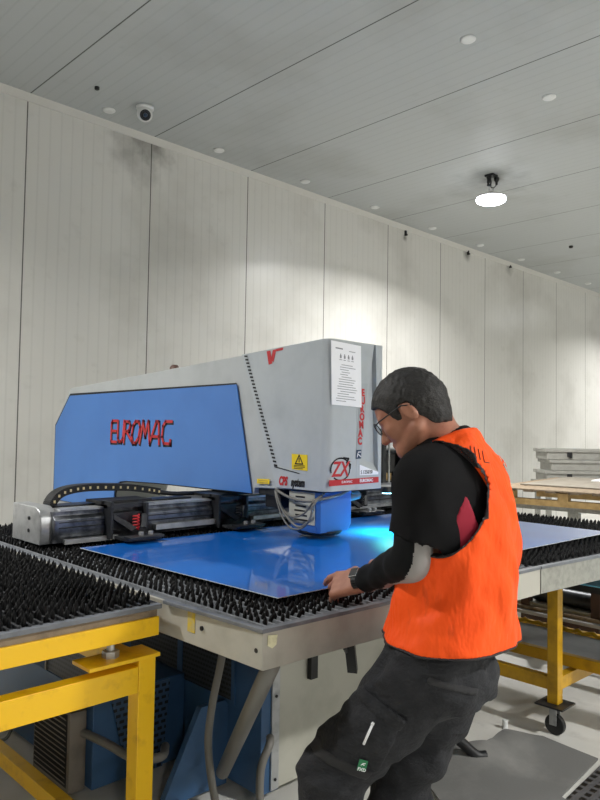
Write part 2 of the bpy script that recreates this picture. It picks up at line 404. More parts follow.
# --- main table round the punch head
ZT = .95
ft = lambda x: 1.463-.046*(x-1.302)
t = thing('brush_table', (2.0, 1.45, .83), 'main grey-edged brush-topped work table under the punch head', 'work table', 'black brush-topped work tables')
main_table = t
top = MB().slab([(1.305, ft(1.305)+.003, .925), (2.77, ft(2.77)+.003, .925), (2.77, 3.9, .925), (1.28, 3.9, .925)], (0, 0, .012)).build('table_plate', M['plate'], t)
ribs(MB(), 1.335, 2.76, lambda x: ft(x)+.035, 3.85, .937).build('brush_base', M['rib'], t)
fr = MB().slab([(1.302, 1.463, .835), (2.77, ft(2.77), .835), (2.77, ft(2.77)+.01, .835), (1.31, 1.475, .835)], (0, 0, .106)).build('front_fascia', M['fascia'], t, bevel=.002)
sd = MB().slab([(1.302, 1.463, .835), (1.312, 1.475, .835), (1.29, 3.9, .835), (1.275, 3.9, .835)], (0, 0, .106)).build('side_fascia', M['fascia'], t, bevel=.002)
rim = MB()
rim.slab([(1.298, 1.459, .937), (2.77, ft(2.77)-.004, .937), (2.77, ft(2.77)+.02, .937), (1.318, 1.485, .937)], (0, 0, .012))
rim.slab([(1.298, 1.459, .937), (1.318, 1.485, .937), (1.298, 1.92, .937), (1.278, 1.92, .937)], (0, 0, .012))
rim.build('rim', M['plate'], t, bevel=.002)
MB().lathe((1.2965, 1.735, .895), [(.007, -.002), (.007, .003)], 14, axis=(-1, 0, 0)).build('bolt_hole', M['ink'], sd)
MB().lathe((1.3035, 1.49, .885), [(.007, -.002), (.007, .003)], 14, axis=(-1, 0, 0)).build('bolt_hole', M['ink'], sd)
MB().box((1.2962, 1.772, .872), (1.2985, 1.808, .934)).build('yellow_sticker', mat('worn_yellow_sticker', 'c6ac3c', .6, c2='a9a590', scale=40), sd)
q = MB(); q.slab([(1.318, 1.4605, .93), (1.352, 1.459, .926), (1.348, 1.459, .900), (1.333, 1.4595, .892), (1.316, 1.4605, .902)], (0, -.0015, 0)); q.build('paper_sticker', mat('pale_sticker', 'd8d7b4', .6, c2='b9b894', scale=60), fr)
MB().bar((1.85, 1.64, .832), (1.95, 1.70, .63), .035, .02).build('bracket', M['black'], t)
MB().tube([(1.80, 1.60, .83), (1.86, 1.66, .74), (1.92, 1.70, .70)], .008, 8).build('cable', M['black'], t)
pts = [p for p in field(1.345, 2.765, lambda x: ft(x)+.042, 3.85) if not inside(p, SH_IN) and not (p[0] > 2.36 and p[0] < 2.79 and p[1] > 4.0)]
plant_tufts(t, pts, .938, lambda p: (p[0]-1.0)**2*.5+(p[1]-1.2)**2 + (3 if inside(p, SHEET) else 0))
# diagonal strut below
MB().tube([(1.346, 1.475, .84), (1.704, 2.13, .2)], .026, 18).build('strut', M['hose'], t, smooth=True)

# --- extension table on yellow caster stand
fe = lambda x: 1.395-.098*(x-2.775)
t = thing('brush_table', (3.5, 1.7, 0), 'brush-topped side table on yellow caster stand, right of the orange vest', 'work table', 'black brush-topped work tables')
MB().slab([(2.78, fe(2.78)+.003, .925), (4.42, fe(4.42)+.003, .925), (4.42, 3.3, .925), (2.78, 3.3, .925)], (0, 0, .012)).build('table_plate', M['plate_dark'], t)
ribs(MB(), 2.81, 4.40, lambda x: fe(x)+.035, 3.27, .937).build('brush_base', M['rib_dark'], t)
MB().slab([(2.777, fe(2.777), .835), (4.43, fe(4.43), .835), (4.43, fe(4.43)+.01, .835), (2.777, fe(2.777)+.01, .835)], (0, 0, .106)).build('front_fascia', M['galv'], t, bevel=.002)
MB().box((4.42, fe(4.43)+.01, .835), (4.43, 3.3, .941)).build('end_fascia', M['galv'], t)
MB().slab([(2.777, fe(2.777)-.004, .937), (4.43, fe(4.43)-.004, .937), (4.43, fe(4.43)+.02, .937), (2.777, fe(2.777)+.02, .937)], (0, 0, .012)).build('rim', M['plate'], t, bevel=.002)
pts = [p for p in field(2.80, 4.40, lambda x: fe(x)+.042, 3.27, .0245) if not inside(p, SH_IN)]
plant_tufts(t, pts, .938, lambda p: (p[0]-2.9)**2*.4+(p[1]-1.3)**2 + (3 if inside(p, SHEET) else 0))
for (x, y) in [(3.40, 1.62), (4.30, 1.60), (3.40, 2.9), (4.30, 2.9)]:
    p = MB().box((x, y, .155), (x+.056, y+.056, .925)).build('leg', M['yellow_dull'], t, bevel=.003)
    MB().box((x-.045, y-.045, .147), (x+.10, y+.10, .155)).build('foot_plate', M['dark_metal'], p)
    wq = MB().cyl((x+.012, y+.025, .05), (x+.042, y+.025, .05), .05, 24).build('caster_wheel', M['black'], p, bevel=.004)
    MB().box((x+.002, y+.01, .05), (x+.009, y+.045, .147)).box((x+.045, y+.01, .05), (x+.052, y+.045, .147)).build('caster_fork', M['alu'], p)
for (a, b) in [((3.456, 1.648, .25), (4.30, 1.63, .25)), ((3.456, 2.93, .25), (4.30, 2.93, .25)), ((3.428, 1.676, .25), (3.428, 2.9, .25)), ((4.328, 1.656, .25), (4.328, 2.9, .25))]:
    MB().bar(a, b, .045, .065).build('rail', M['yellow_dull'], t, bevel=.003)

# --- left brush table on yellow stand
t = thing('brush_table', (.85, 2.4, 0), 'brush-topped feed table on yellow steel stand at the left edge', 'work table', 'black brush-topped work tables')
left_table = t
fl = lambda x: 1.905-.03*(x-1.285)
MB().box((-.35, 1.90, .932), (1.257, 3.85, .942)).build('table_plate', M['plate_dark'], t, bevel=.001)
MB().box((-.355, 1.896, .930), (1.261, 1.922, .9445)).build('rim', M['plate'], t, bevel=.002)
MB().box((1.243, 1.923, .930), (1.261, 3.85, .9445)).build('rim', M['plate_dark'], t, bevel=.002)
ribs(MB(), -.32, 1.24, lambda x: 1.925, 3.82, .941).build('brush_base', M['rib_dark'], t)
MB().box((-.35, 1.912, .905), (1.253, 1.955, .932)).box((-.35, 3.78, .905), (1.253, 3.83, .932)).box((-.35, 1.955, .905), (-.30, 3.78, .932)).box((1.203, 1.955, .905), (1.253, 3.78, .932)).build('wood_batten', M['wood'], t)
MB().box((-.36, 1.905, .846), (1.258, 1.955, .905)).build('front_rail', M['yellow'], t, bevel=.003)
MB().box((-.36, 3.78, .846), (1.258, 3.83, .905)).build('back_rail', M['yellow'], t, bevel=.003)
MB().box((1.208, 1.956, .846), (1.258, 3.779, .905)).build('side_rail', M['yellow'], t, bevel=.003)
MB().box((-.36, 1.956, .846), (-.31, 3.779, .905)).build('side_rail', M['yellow'], t, bevel=.003)
for (x, y) in [(1.185, 1.90), (-.33, 1.90), (1.185, 3.6), (-.33, 3.6)]:
    p = MB().box((x, y, .02), (x+.06, y+.06, .785)).build('leg', M['yellow'], t, bevel=.003)
    pl = MB().box((x-.17 if x > 0 else x, y-.01, .785), (x+.07 if x > 0 else x+.17, y+.10, .797)).build('top_plate', M['yellow'], p, bevel=.002)
    bx = x-.07 if x > 0 else x+.1
    MB().cyl((bx, y+.05, .797), (bx, y+.05, .846), .012, 12).lathe((bx, y+.05, .797), [(.026, 0), (.026, .02)], 6).build('levelling_bolt', M['alu'], p)
    MB().box((x-.02, y-.02, 0), (x+.08, y+.08, .02)).build('foot_plate', M['dark_metal'], p)
for (a, b, h) in [((-.27, 1.925, .725), (1.184, 1.925, .725), .08), ((-.27, 3.63, .74), (1.184, 3.63, .74), .08), ((1.215, 1.962, .745), (1.215, 3.598, .745), .07), ((-.30, 1.96, .745), (-.30, 3.6, .745), .07),
                  ((1.215, 1.962, .13), (1.215, 3.598, .13), .06), ((-.30, 1.96, .13), (-.30, 3.6, .13), .06), ((-.27, 3.63, .13), (1.184, 3.63, .13), .06)]:
    MB().bar(a, b, .05, h).build('stand_rail', M['yellow'], t, bevel=.003)
pts = [p for p in field(-.30, 1.25, lambda x: 1.935, 3.82)]
plant_tufts(t, pts, .943, lambda p: (max(0, .72-p[0])*4)**2+((p[1]-1.9))**2*3+((p[0]-1.0)**2)*.1)

# --- blue sheet
zs = ZT+.0225
mb = MB().slab([(x, y, zs) for x, y in SHEET], (0, 0, .0028))
o = mb.build('metal_sheet', M['film'], None); o.data.materials.append(M['sheet_edge'])
for p_ in o.data.polygons:
    if abs(p_.normal.z) < .5: p_.material_index = 1
tag(o, 'large sheet metal blank with glossy blue film lying on the brush tables', 'metal sheet')
# ------------------------------------------------------------------ punching machine
t = thing('punching_machine', (2.5, 3.5, 0), 'big blue and grey sheet punching machine with long arm and red lettering', 'punching machine')
machine = t
AX0, AX1 = 2.374, 2.76
ztop = lambda y: 1.929-.0612*(y-2.24)
P = [(2.30, 1.215), (2.30, ztop(2.30)-.004), (4.82, 1.774), (5.06, 1.503), (5.06, .06), (4.13, .06), (4.13, 1.06), (4.11, 1.105), (4.07, 1.135), (4.0, 1.146), (3.6, 1.157), (2.76, 1.165), (2.75, 1.195)]
MB().slab([(AX0, y, z) for y, z in P], (AX1-AX0, 0, 0)).build('arm_frame', M['machine_grey'], t, bevel=.006)
# black edge line and blue side panel
P = [(2.915, 1.742), (4.812, 1.732), (5.036, 1.505), (5.036, .95), (4.13, .95), (4.13, 1.06), (4.11, 1.105), (4.07, 1.135), (4.0, 1.146), (3.6, 1.157), (2.765, 1.163)]
MB().slab([(AX0-.002, y, z) for y, z in P], (-.004, 0, 0)).build('panel_gasket', M['seam_black'], t)
P = [(2.90, 1.733), (4.80, 1.717), (5.015, 1.496), (5.015, .955), (4.14, .955), (4.14, 1.068), (4.115, 1.115), (4.075, 1.143), (4.0, 1.153), (3.6, 1.163), (2.762, 1.168)]
bp = MB().slab([(AX0-.006, y, z) for y, z in P], (-.008, 0, 0)).build('side_panel', M['blue'], t, bevel=.002)
# lettering on the side: one continuous style of thick strokes
E_ = [[(.55, 1), (.12, 1), (.02, .9), (0, 0), (.5, 0)], [(.02, .52), (.45, .52)]]
U_ = [[(.62, 1), (.62, .18), (.72, .03), (.92, .03), (1.08, .2), (1.18, 1)]]
R_ = [[(1.18, 0), (1.28, .97), (1.62, .97), (1.72, .82), (1.62, .56), (1.34, .5)], [(1.42, .5), (1.95, 0)]]
O_ = [[(1.95, 0), (1.86, .35), (1.98, .8), (2.18, .98), (2.45, .98), (2.56, .72), (2.46, .25), (2.2, 0), (1.95, 0)]]
M_ = [[(2.55, 0), (2.82, 1), (2.98, .32), (3.25, 1), (3.38, 0)]]
A_ = [[(3.38, 0), (3.88, .98), (4.08, .98), (4.14, 0)], [(3.6, .32), (4.1, .32)]]
C_ = [[(5.1, .98), (4.62, .98), (4.42, .78), (4.36, .3), (4.5, .03), (5.0, .03), (5.0, .18)]]
SC = .138
LN = [[(a*SC, b*SC) for a, b in L] for L in E_+U_+R_+O_+M_+A_+C_]
o_ = (AX0-.0142, 4.195, 1.397)
strokes(MB(), LN, .024, (AX0-.0142, 4.195-.006, 1.397-.006), (0, -1, 0), (0, 0, 1), .0012).build('logo_shadow', M['ink'], bp)
strokes(MB(), LN, .0165, (AX0-.0156, 4.195, 1.399), (0, -1, 0), (0, 0, 1), .0012).build('logo_lettering', M['red'], bp)

# head cover: rounded corner, sloping top
r = .045; x0, x1, y0 = 2.37, 2.765, 2.24; ys = 2.266
plan = [(x0, None)]
arc = [(x0+r-r*math.cos(a), y0+r-r*math.sin(a)) for a in [i*math.pi/2/8 for i in range(9)]]
plan = arc + [(2.575, y0), (2.575, ys), (x1, ys)]
backb, backt = 2.585, 2.872
zb = 1.212
bot = [(x, y, zb) for x, y in plan] + [(x1, backb, zb), (x0, backb, zb)]
topv = [(x, y, ztop(y)) for x, y in plan] + [(x1, backt, ztop(backt)), (x0, backt, ztop(backt))]
n = len(bot)
mb = MB().add(bot+topv, [tuple(range(n)), tuple(range(2*n-1, n-1, -1))]+[((i+1) % n, i, n+i, n+(i+1) % n) for i in range(n)])
hc = mb.build('head_cover', M['front_grey'], t); smooth_by_angle(hc, 30)
# recessed front strip with a tapering notch, and its sloped ledge
zt = ztop(2.25)
MB().slab([(2.576, y0, zb), (x1, y0, zb), (x1, y0, zt), (2.712, y0, zt), (2.742, y0, 1.296), (2.60, y0, 1.335), (2.70, y0, zt), (2.576, y0, zt)], (0, .026, 0)).build('front_plate', M['front_grey'], t)
lg = MB().slab([(2.60, y0, 1.333), (2.742, y0, 1.294), (2.735, ys, 1.335), (2.622, ys, 1.368)], (0, .002, -.004)).build('notch_ledge', M['front_grey'], t)
# row of dark slots along the cover edge
mb = MB()
for i in range(31):
    f = i/30; y = 2.85+(2.604-2.85)*f; z = 1.885+(1.325-1.885)*f
    mb.slab([(x0-.0015, y-.002, z), (x0-.0015, y-.026, z-.002), (x0-.0015, y-.026, z-.011), (x0-.0015, y-.002, z-.009)], (-.001, 0, 0))
mb.build('vent_slots', M['ink'], hc)
MB().slab([(x0-.001, 2.60, 1.315), (x0-.001, 2.42, 1.29), (x0-.001, 2.42, 1.286), (x0-.001, 2.60, 1.310)], (-.002, 0, 0)).build('cover_lip', M['dark_metal'], hc)
# labels on the side of the head
lb = MB().slab([(x0-.001, 2.475, 1.381), (x0-.001, 2.367, 1.379), (x0-.001, 2.365, 1.303), (x0-.001, 2.473, 1.307)], (-.001, 0, 0)).build('warning_label', M['yellow_label'], hc)
mb = MB(); X = x0-.0025
strokes(mb, [[(0, 0), (.05, 0), (.025, .042), (0, 0)]], .006, (X, 2.447, 1.334), (0, -1, 0), (0, 0, 1), .0006)
strokes(mb, [[(.025, .01), (.025, .026)]], .006, (X, 2.447, 1.334), (0, -1, 0), (0, 0, 1), .0006)
for k in range(3): strokes(mb, [[(0, 0), (.075-.012*(k == 2), 0)]], .003, (X, 2.458, 1.326-.007*k), (0, -1, 0), (0, 0, 1), .0006)
mb.build('warning_print', M['ink'], lb)
l2 = MB().slab([(x0-.006, 2.722, 1.245), (x0-.006, 2.628, 1.248), (x0-.006, 2.628, 1.224), (x0-.006, 2.722, 1.221)], (-.001, 0, 0)).build('small_yellow_label', M['yellow_label'], hc)
mb = MB()
for k in range(2): strokes(mb, [[(0, 0), (.07, 0)]], .003, (x0-.0072, 2.71, 1.238-.009*k), (0, -1, 0), (0, 0, 1), .0006)
mb.build('label_print', M['pine'], l2)
write(MB(), 'CPS', .058, (x0-.001, 2.565, 1.226), (0, -1, 0), (0, 0, 1), bold=.003, shear=.2, xs=.62).build('red_lettering', M['red'], hc)
write(MB(), 'system', .056, (x0-.001, 2.478, 1.226), (0, -1, 0), (0, 0, 1), bold=.0025, shear=.2, xs=.60).build('black_lettering', M['ink'], hc)
q = MB()
q.slab([(x0-.001, 2.672, 1.895), (x0-.001, 2.645, 1.897), (x0-.001, 2.628, 1.83), (x0-.001, 2.655, 1.825)], (-.0008, 0, 0))
q.slab([(x0-.001, 2.625, 1.899), (x0-.001, 2.60, 1.90), (x0-.001, 2.62, 1.835), (x0-.001, 2.64, 1.85)], (-.0008, 0, 0))
q.slab([(x0-.001, 2.60, 1.902), (x0-.001, 2.55, 1.905), (x0-.001, 2.552, 1.893), (x0-.001, 2.60, 1.889)], (-.0008, 0, 0))
q.build('red_tape', M['red'], hc)
# front decals
Yf = y0-.001
dc = MB().slab([(2.598, Yf, 1.728), (2.652, Yf, 1.731), (2.612, Yf, 1.362), (2.568, Yf, 1.36)], (0, -.0008, 0)).build('decal_strip', mat('decal_grey', 'a6adb0', .35), t)
mb = MB()
for i, ch in enumerate('EUROMAC'):
    f = i/6; write(mb, ch, .048, (2.607-.024*f, Yf-.0012, 1.668-.236*f), (1, 0, 0), (-.06, 0, 1), bold=.0024, xs=.88)
mb.build('vertical_lettering', M['red'], dc)
e = MB().slab([(2.573, Yf-.001, 1.405), (2.610, Yf-.001, 1.406), (2.607, Yf-.001, 1.363), (2.570, Yf-.001, 1.362)], (0, -.0006, 0)).build('emblem', M['glass_blue'], dc)
strokes(MB(), [[(.004, .004), (.012, .028), (.03, .028)], [(.014, .016), (.03, .006)]], .004, (2.574, Yf-.002, 1.367), (1, 0, 0), (0, 0, 1), .0005).build('emblem_mark', M['paper'], e)
mb = MB(); write(mb, 'ZX', .098, (2.402, Yf, 1.283), (1, 0, 0), (0, 0, 1), bold=.002, shear=.22, xs=.86)
mb.build('model_lettering', M['red'], hc)
mb = MB()
arc1 = [(2.462+.066*math.cos(a)-2.40, 1.315+.052*math.sin(a)-1.24) for a in [math.radians(d) for d in range(45, 205, 10)]]
arc2 = [(2.462+.066*math.cos(a)-2.40, 1.315+.052*math.sin(a)-1.24) for a in [math.radians(d) for d in range(-130, 25, 10)]]
strokes(mb, [arc1, arc2], .0065, (2.40, Yf, 1.24), (1, 0, 0), (0, 0, 1), .0006)
strokes(mb, [[(.085, .128), (.118, .124), (.105, .105)], [(.118, .105), (.132, .095), (.13, .078)]], .009, (2.40, Yf, 1.24), (1, 0, 0), (0, 0, 1), .0006)
mb.build('circular_arrows', M['ink'], hc)
bd = MB().slab([(2.385, Yf, 1.238), (2.745, Yf, 1.242), (2.745, Yf, 1.270), (2.385, Yf, 1.266)], (0, -.0008, 0)).build('red_band', M['red'], t)
mb = MB(); write(mb, 'EUROMAC', .021, (2.60, Yf-.001, 1.249), (1, 0, 0), (0, 0, 1), bold=.0006); write(mb, 'EUROMAC', .016, (2.47, Yf-.001, 1.249), (1, 0, 0), (0, 0, 1)); mb.build('band_lettering', M['paper'], bd)
lw = MB().slab([(2.60, Yf, 1.333), (2.742, Yf, 1.294), (2.742, Yf, 1.282), (2.60, Yf, 1.282)], (0, -.0008, 0)).build('lit_ledge_plate', M['paper'], t)  # white colour paints the light on the notch ledge, behind its lettering
write(MB(), 'S 1250/30', .026, (2.607, Yf-.0012, 1.288), (1, 0, 0), (0, 0, 1), xs=.85).build('plate_lettering', M['ink'], lw)
MB().lathe((2.52, 3.714, ztop(3.714)-.006), [(.034, 0), (.034, .02), (.03, .045), (.018, .06)], 20).build('beacon', M['amber'], t, smooth=True)

# punch turret under the head
P = [(2.40, 2.335), (2.415, 2.318), (2.63, 2.318), (2.645, 2.335), (2.645, 2.50), (2.61, 2.545), (2.44, 2.545), (2.40, 2.51)]
mb = MB()
pl = [(x, y, 1.04) for x, y in P]; low = [((x-2.522)*.90+2.522, (y-2.43)*.90+2.43, 1.006) for x, y in P]; top_ = [(x, y, 1.20) for x, y in P]
n = len(P); V = low+pl+top_
F = [tuple(range(n-1, -1, -1)), tuple(range(2*n, 3*n))]+[(i+k*n, (i+1) % n+k*n, (i+1) % n+(k+1)*n, i+(k+1)*n) for k in range(2) for i in range(n)]
tr = MB().add(V, F).build('turret', M['blue'], t, bevel=.003)
MB().slab([(2.398, 2.515, 1.045), (2.398, 2.340, 1.045), (2.398, 2.340, 1.198), (2.398, 2.515, 1.198)], (-.004, 0, 0)).build('side_plate', M['cream'], tr, bevel=.001)
mb = MB()
for k in range(6):
    z = 1.06+.022*k; mb.box((2.3925, 2.385+.004*k, z), (2.395, 2.475-.006*(k % 2), z+.008))
mb.build('slots', M['ink'], tr)
MB().lathe((2.522, 2.43, .990), [(.10, .0), (.115, .012), (.115, .02)], 32).build('tool_ring', M['black'], tr)
mb = MB().box((2.42, 2.60, 1.10), (2.50, 2.72, 1.20)).box((2.56, 2.58, 1.13), (2.70, 2.75, 1.20)).box((2.39, 2.55, 1.165), (2.44, 2.74, 1.2)); mb.build('tool_guide', M['dark_metal'], t, bevel=.003)
MB().cyl((2.64, 2.37, 1.16), (2.74, 2.37, 1.17), .022, 14).build('air_fitting', M['hose'], tr)
def curve_pts(pts, n=8):
    P = [Vector(p) for p in pts]; P = [P[0]*2-P[1]]+P+[P[-1]*2-P[-2]]; out = []
    for i in range(1, len(P)-2):
        for k in range(n):
            u = k/n; a, b, c, d = P[i-1:i+3]
            out.append(.5*((2*b)+(c-a)*u+(2*a-5*b+4*c-d)*u*u+(3*b-a-3*c+d)*u**3))
    out.append(P[-2]); return out
for r_, pts in [(.006, [(2.40, 2.62, 1.215), (2.365, 2.57, 1.17), (2.36, 2.51, 1.09), (2.36, 2.42, 1.035), (2.358, 2.34, 1.07), (2.36, 2.31, 1.15), (2.40, 2.295, 1.19)]),
                (.007, [(2.40, 2.64, 1.215), (2.37, 2.56, 1.19), (2.365, 2.46, 1.165), (2.36, 2.35, 1.162), (2.41, 2.29, 1.175), (2.52, 2.29, 1.19), (2.62, 2.30, 1.215)]),
                (.005, [(2.40, 2.60, 1.215), (2.37, 2.55, 1.13), (2.365, 2.47, 1.08), (2.362, 2.38, 1.10), (2.365, 2.32, 1.16), (2.42, 2.30, 1.2)]),
                (.0045, [(2.40, 2.63, 1.215), (2.375, 2.585, 1.15), (2.36, 2.52, 1.065), (2.358, 2.45, 1.022), (2.36, 2.36, 1.05), (2.37, 2.305, 1.17)])]:
    MB().tube(curve_pts(pts), r_, 8).build('air_hose', M['hose'], tr, smooth=True)
wl = MB().lathe((2.88, 2.29, 1.19), [(.02, .02), (.03, .0), (.03, -.01)], 18).bar((2.72, 2.42, 1.20), (2.88, 2.29, 1.20), .02, .02).build('work_light', M['black'], t)
MB().lathe((2.88, 2.29, 1.181), [(.028, 0), (.026, -.004)], 18).build('lens', M['led_cyan'], wl)
ld = bpy.data.lights.new('work_lamp', 'SPOT'); ld.energy = 50; ld.color = (.10, 1, .72); ld.spot_size = 2.7; ld.spot_blend = 1; ld.shadow_soft_size = .05
lo = bpy.data.objects.new('work_lamp', ld); col.objects.link(lo); lo.location = (2.88, 2.29, 1.17)

# ---------------- cross beam with clamps
bx = MB()
P = [(2.97, .995), (2.955, 1.02), (2.955, 1.085), (2.975, 1.10), (2.975, 1.118), (3.27, 1.118), (3.27, .98), (2.97, .98)]
bm_ = MB().slab([(1.40, y, z) for y, z in P], (2.75, 0, 0)).build('cross_beam', M['beam_metal'], t, bevel=.003)
P = [(3.0, .975), (2.985, 1.0), (2.985, 1.09), (3.01, 1.125), (3.05, 1.14), (3.285, 1.14), (3.285, .975)]
eb = MB().slab([(1.35, y, z) for y, z in P], (.075, 0, 0)).build('beam_end_cap', M['alu'], bm_, bevel=.006)
MB().lathe((1.349, 3.10, 1.085), [(.008, 0), (.008, -.004)], 12, axis=(1, 0, 0)).lathe((1.349, 3.10, 1.03), [(.008, 0), (.008, -.004)], 12, axis=(1, 0, 0)).build('cap_screws', M['ink'], eb)
MB().box((1.43, 2.965, 1.119), (4.14, 3.05, 1.128)).build('top_rail', M['alu'], bm_)
MB().box((1.46, 3.06, 1.119), (2.2, 3.16, 1.135)).build('cable_tray', M['dark_metal'], bm_)
MB().box((1.44, 2.93, .978), (1.70, 2.955, .999)).build('lower_rail', M['alu'], bm_)
MB().box((1.90, 2.925, 1.003), (2.27, 2.955, 1.028)).build('lower_rail', M['alu'], bm_)
MB().box((2.52, 2.925, 1.003), (4.1, 2.955, 1.022)).build('lower_rail', M['alu'], bm_)
MB().box((1.42, 2.948, 1.046), (4.13, 2.956, 1.05)).box((1.42, 2.948, 1.070), (4.13, 2.956, 1.073)).build('beam_groove', M['black'], bm_)
def clamp(x):
    c = MB().box((x-.10, 2.90, .985), (x-.085, 3.0, 1.155)).box((x+.085, 2.90, 1.02), (x+.10, 3.0, 1.14)).box((x-.085, 2.93, 1.02), (x+.085, 2.97, 1.10)).box((x-.10, 2.93, 1.12), (x+.10, 3.05, 1.14))
    c.slab([(x-.085, 2.90, 1.10), (x-.085, 2.90, 1.075), (x+.0, 2.88, 1.015), (x+.03, 2.88, 1.03)], (0, .02, 0)).slab([(x+.095, 2.90, 1.09), (x+.07, 2.90, 1.09), (x+.045, 2.88, 1.03), (x+.075, 2.88, 1.03)], (0, .02, 0))
    c = c.build('clamp', M['dark_metal'], t, bevel=.002)
    MB().box((x-.08, 2.78, .985), (x+.10, 2.90, 1.0)).box((x-.08, 2.76, .996), (x+.10, 2.82, 1.008)).build('jaw', M['dark_metal'], c, bevel=.003)
    mb = MB(); 
    pts = [(x+.03+.014*math.cos(a), 2.895+.014*math.sin(a), 1.02+.07*a/(math.pi*10)) for a in [i*math.pi/6 for i in range(61)]]
    mb.tube(pts, .0035, 6).build('spring', M['red'] if x < 2 else M['dark_metal'], c)
    for u in (0, .05): MB().lathe((x+u, 2.80, 1.008), [(.012, 0), (.012, .014)], 8).build('bolt', M['alu'], c)
    MB().box((x-.11, 2.97, 1.14), (x+.16, 3.12, 1.152)).build('carriage_plate', M['black'], c)
for x in (1.74, 2.36, 3.35): clamp(x)
# cable chain on the beam: dark links with pale pins
prof = [(1.452, 1.118), (1.462, 1.150), (1.49, 1.180), (1.54, 1.198), (1.62, 1.206), (1.74, 1.204), (1.86, 1.196), (1.98, 1.178), (2.03, 1.168)]
pp = curve_pts([(x, 3.13, z) for x, z in prof], 6)
mb = MB()
for a, b in zip(pp[:-1], pp[1:]): mb.bar(a, b+(b-a)*.05, .07, .034)
ch = mb.build('cable_chain', M['black'], t)
d = 0; pin_m = mat('cream_pins', 'e0cfa0', .5)
for a, b in zip(pp[:-1], pp[1:]):
    d += (b-a).length
    if d > .028:
        d = 0; MB().box((b.x-.0045, 3.092, b.z-.006), (b.x+.0045, 3.096, b.z+.006)).build('chain_pin', pin_m, ch)
MB().tube(curve_pts([(2.03, 3.13, 1.165), (2.15, 3.12, 1.150), (2.4, 3.12, 1.146), (2.9, 3.12, 1.14)]), .012, 10).build('cable', M['black'], t, smooth=True)

# ---------------- base under the table
b = MB().box((1.895, 2.13, .04), (1.996, 4.1, .82)).build('base_side', M['blue_base'], t, bevel=.004)
MB().box((1.997, 2.14, .04), (3.05, 4.1, .82)).build('base_front', M['cream'], t, bevel=.004)
MB().box((1.945, 2.121, .05), (1.985, 2.129, .78)).build('trim_strip', M['alu'], t)
MB().lathe((1.965, 2.12, .09), [(.006, 0), (.006, -.004)], 10, axis=(0, 1, 0)).lathe((1.965, 2.12, .42), [(.006, 0), (.006, -.004)], 10, axis=(0, 1, 0)).build('strip_screws', M['ink'], t)
MB().box((2.16, 2.115, .44), (2.20, 2.139, .54)).build('latch', M['black'], t)
for ya, yb in ((2.31, 2.66), (2.70, 3.10)):
    g = MB().box((1.885, ya, .37), (1.895, yb, .80)).build('grille', M['mesh'], t)
    MB().box((1.883, ya-.02, .80), (1.894, yb+.02, .815)).box((1.883, ya-.02, .355), (1.894, yb+.02, .37)).box((1.883, ya-.02, .37), (1.894, ya, .80)).box((1.883, yb, .37), (1.894, yb+.02, .80)).build('grille_frame', M['blue_base'], g)
MB().slab([(1.57, 2.34, .02), (1.755, 2.34, .365), (1.894, 2.34, .365), (1.894, 2.34, .02)], (0, .03, 0)).build('gusset', M['blue_base'], t, bevel=.002)
hs = MB().box((1.44, 2.64, .03), (1.884, 3.7, .40)).build('lower_housing', M['blue_base'], t, bevel=.004)
MB().slab([(1.51, 2.637, .39), (1.80, 2.637, .395), (1.77, 2.637, .03), (1.62, 2.637, .03), (1.56, 2.637, .2)], (0, -.006, 0)).build('vent_panel', holes_mat('perforated_front', '3d5674', '0b0e13', .034, .026, ax=(0, 2)), hs)
MB().tube(curve_pts([(1.42, 2.728, .25), (1.45, 2.55, .245), (1.46, 2.36, .25), (1.54, 2.30, .25), (1.64, 2.42, .22)]), .017, 12).build('pipe', M['hose'], hs, smooth=True)

# cooling unit
t2 = thing('cooling_unit', (1.41, 2.9, 0), 'slatted grey-brown cooling box standing under the feed table by the machine base', 'cooling unit')
cm = mat('cooling_grey', '837b70', .55, c2='6a6259', scale=9)
MB().box((1.365, 2.69, .02), (1.438, 3.02, .34)).build('housing', cm, t2, bevel=.004)
mb = MB()
for k in range(13): mb.slab([(1.364, 2.72, .05+.021*k), (1.364, 3.0, .05+.021*k), (1.356, 3.0, .060+.021*k), (1.356, 2.72, .060+.021*k)], (0, 0, .004))
mb.build('slats', mat('slat_grey', '8b847a', .5), t2)
MB().box((1.3635, 2.71, .04), (1.3645, 3.01, .33)).build('grille', M['seam_black'], t2)
up = MB().box((1.445, 2.66, .401), (1.52, 3.09, .68)).build('upper_grille', M['mesh'], t2)
MB().box((1.439, 2.655, .40), (1.5, 2.67, .69)).build('grille_frame', M['hose'], up)
MB().box((1.439, 3.08, .40), (1.5, 3.095, .69)).build('grille_frame', M['hose'], up)
MB().box((1.39, 2.70, .341), (1.437, 3.0, .36)).build('top_flange', cm, t2)

# hoses
o = MB().tube(curve_pts([(1.60, 2.02, .80), (1.60, 2.017, .685), (1.585, 2.05, .5), (1.58, 2.06, .35), (1.60, 2.04, .167), (1.63, 2.0, .02)]), [.014]*41, 12).build('hose', M['hose'], None, smooth=True); tag(o, 'grey hose hanging straight down from under the table edge', 'hose')
o = MB().tube(curve_pts([(1.88, 2.06, .30), (1.85, 2.03, .29), (1.80, 2.02, .22), (1.78, 2.0, .10), (1.78, 1.98, .016)]), .016, 12).build('hose', M['hose'], None, smooth=True); tag(o, 'short grey hose curving down to the floor beside the diagonal strut', 'hose')
o = MB().tube(curve_pts([(1.28, 3.5, .02), (1.36, 3.34, .03), (1.40, 3.31, .10), (1.46, 3.30, .15), (1.52, 3.28, .14)]), .008, 8).build('cable', M['hose'], None, smooth=True); tag(o, 'thin grey cable on the floor beside the cooling box', 'cable')

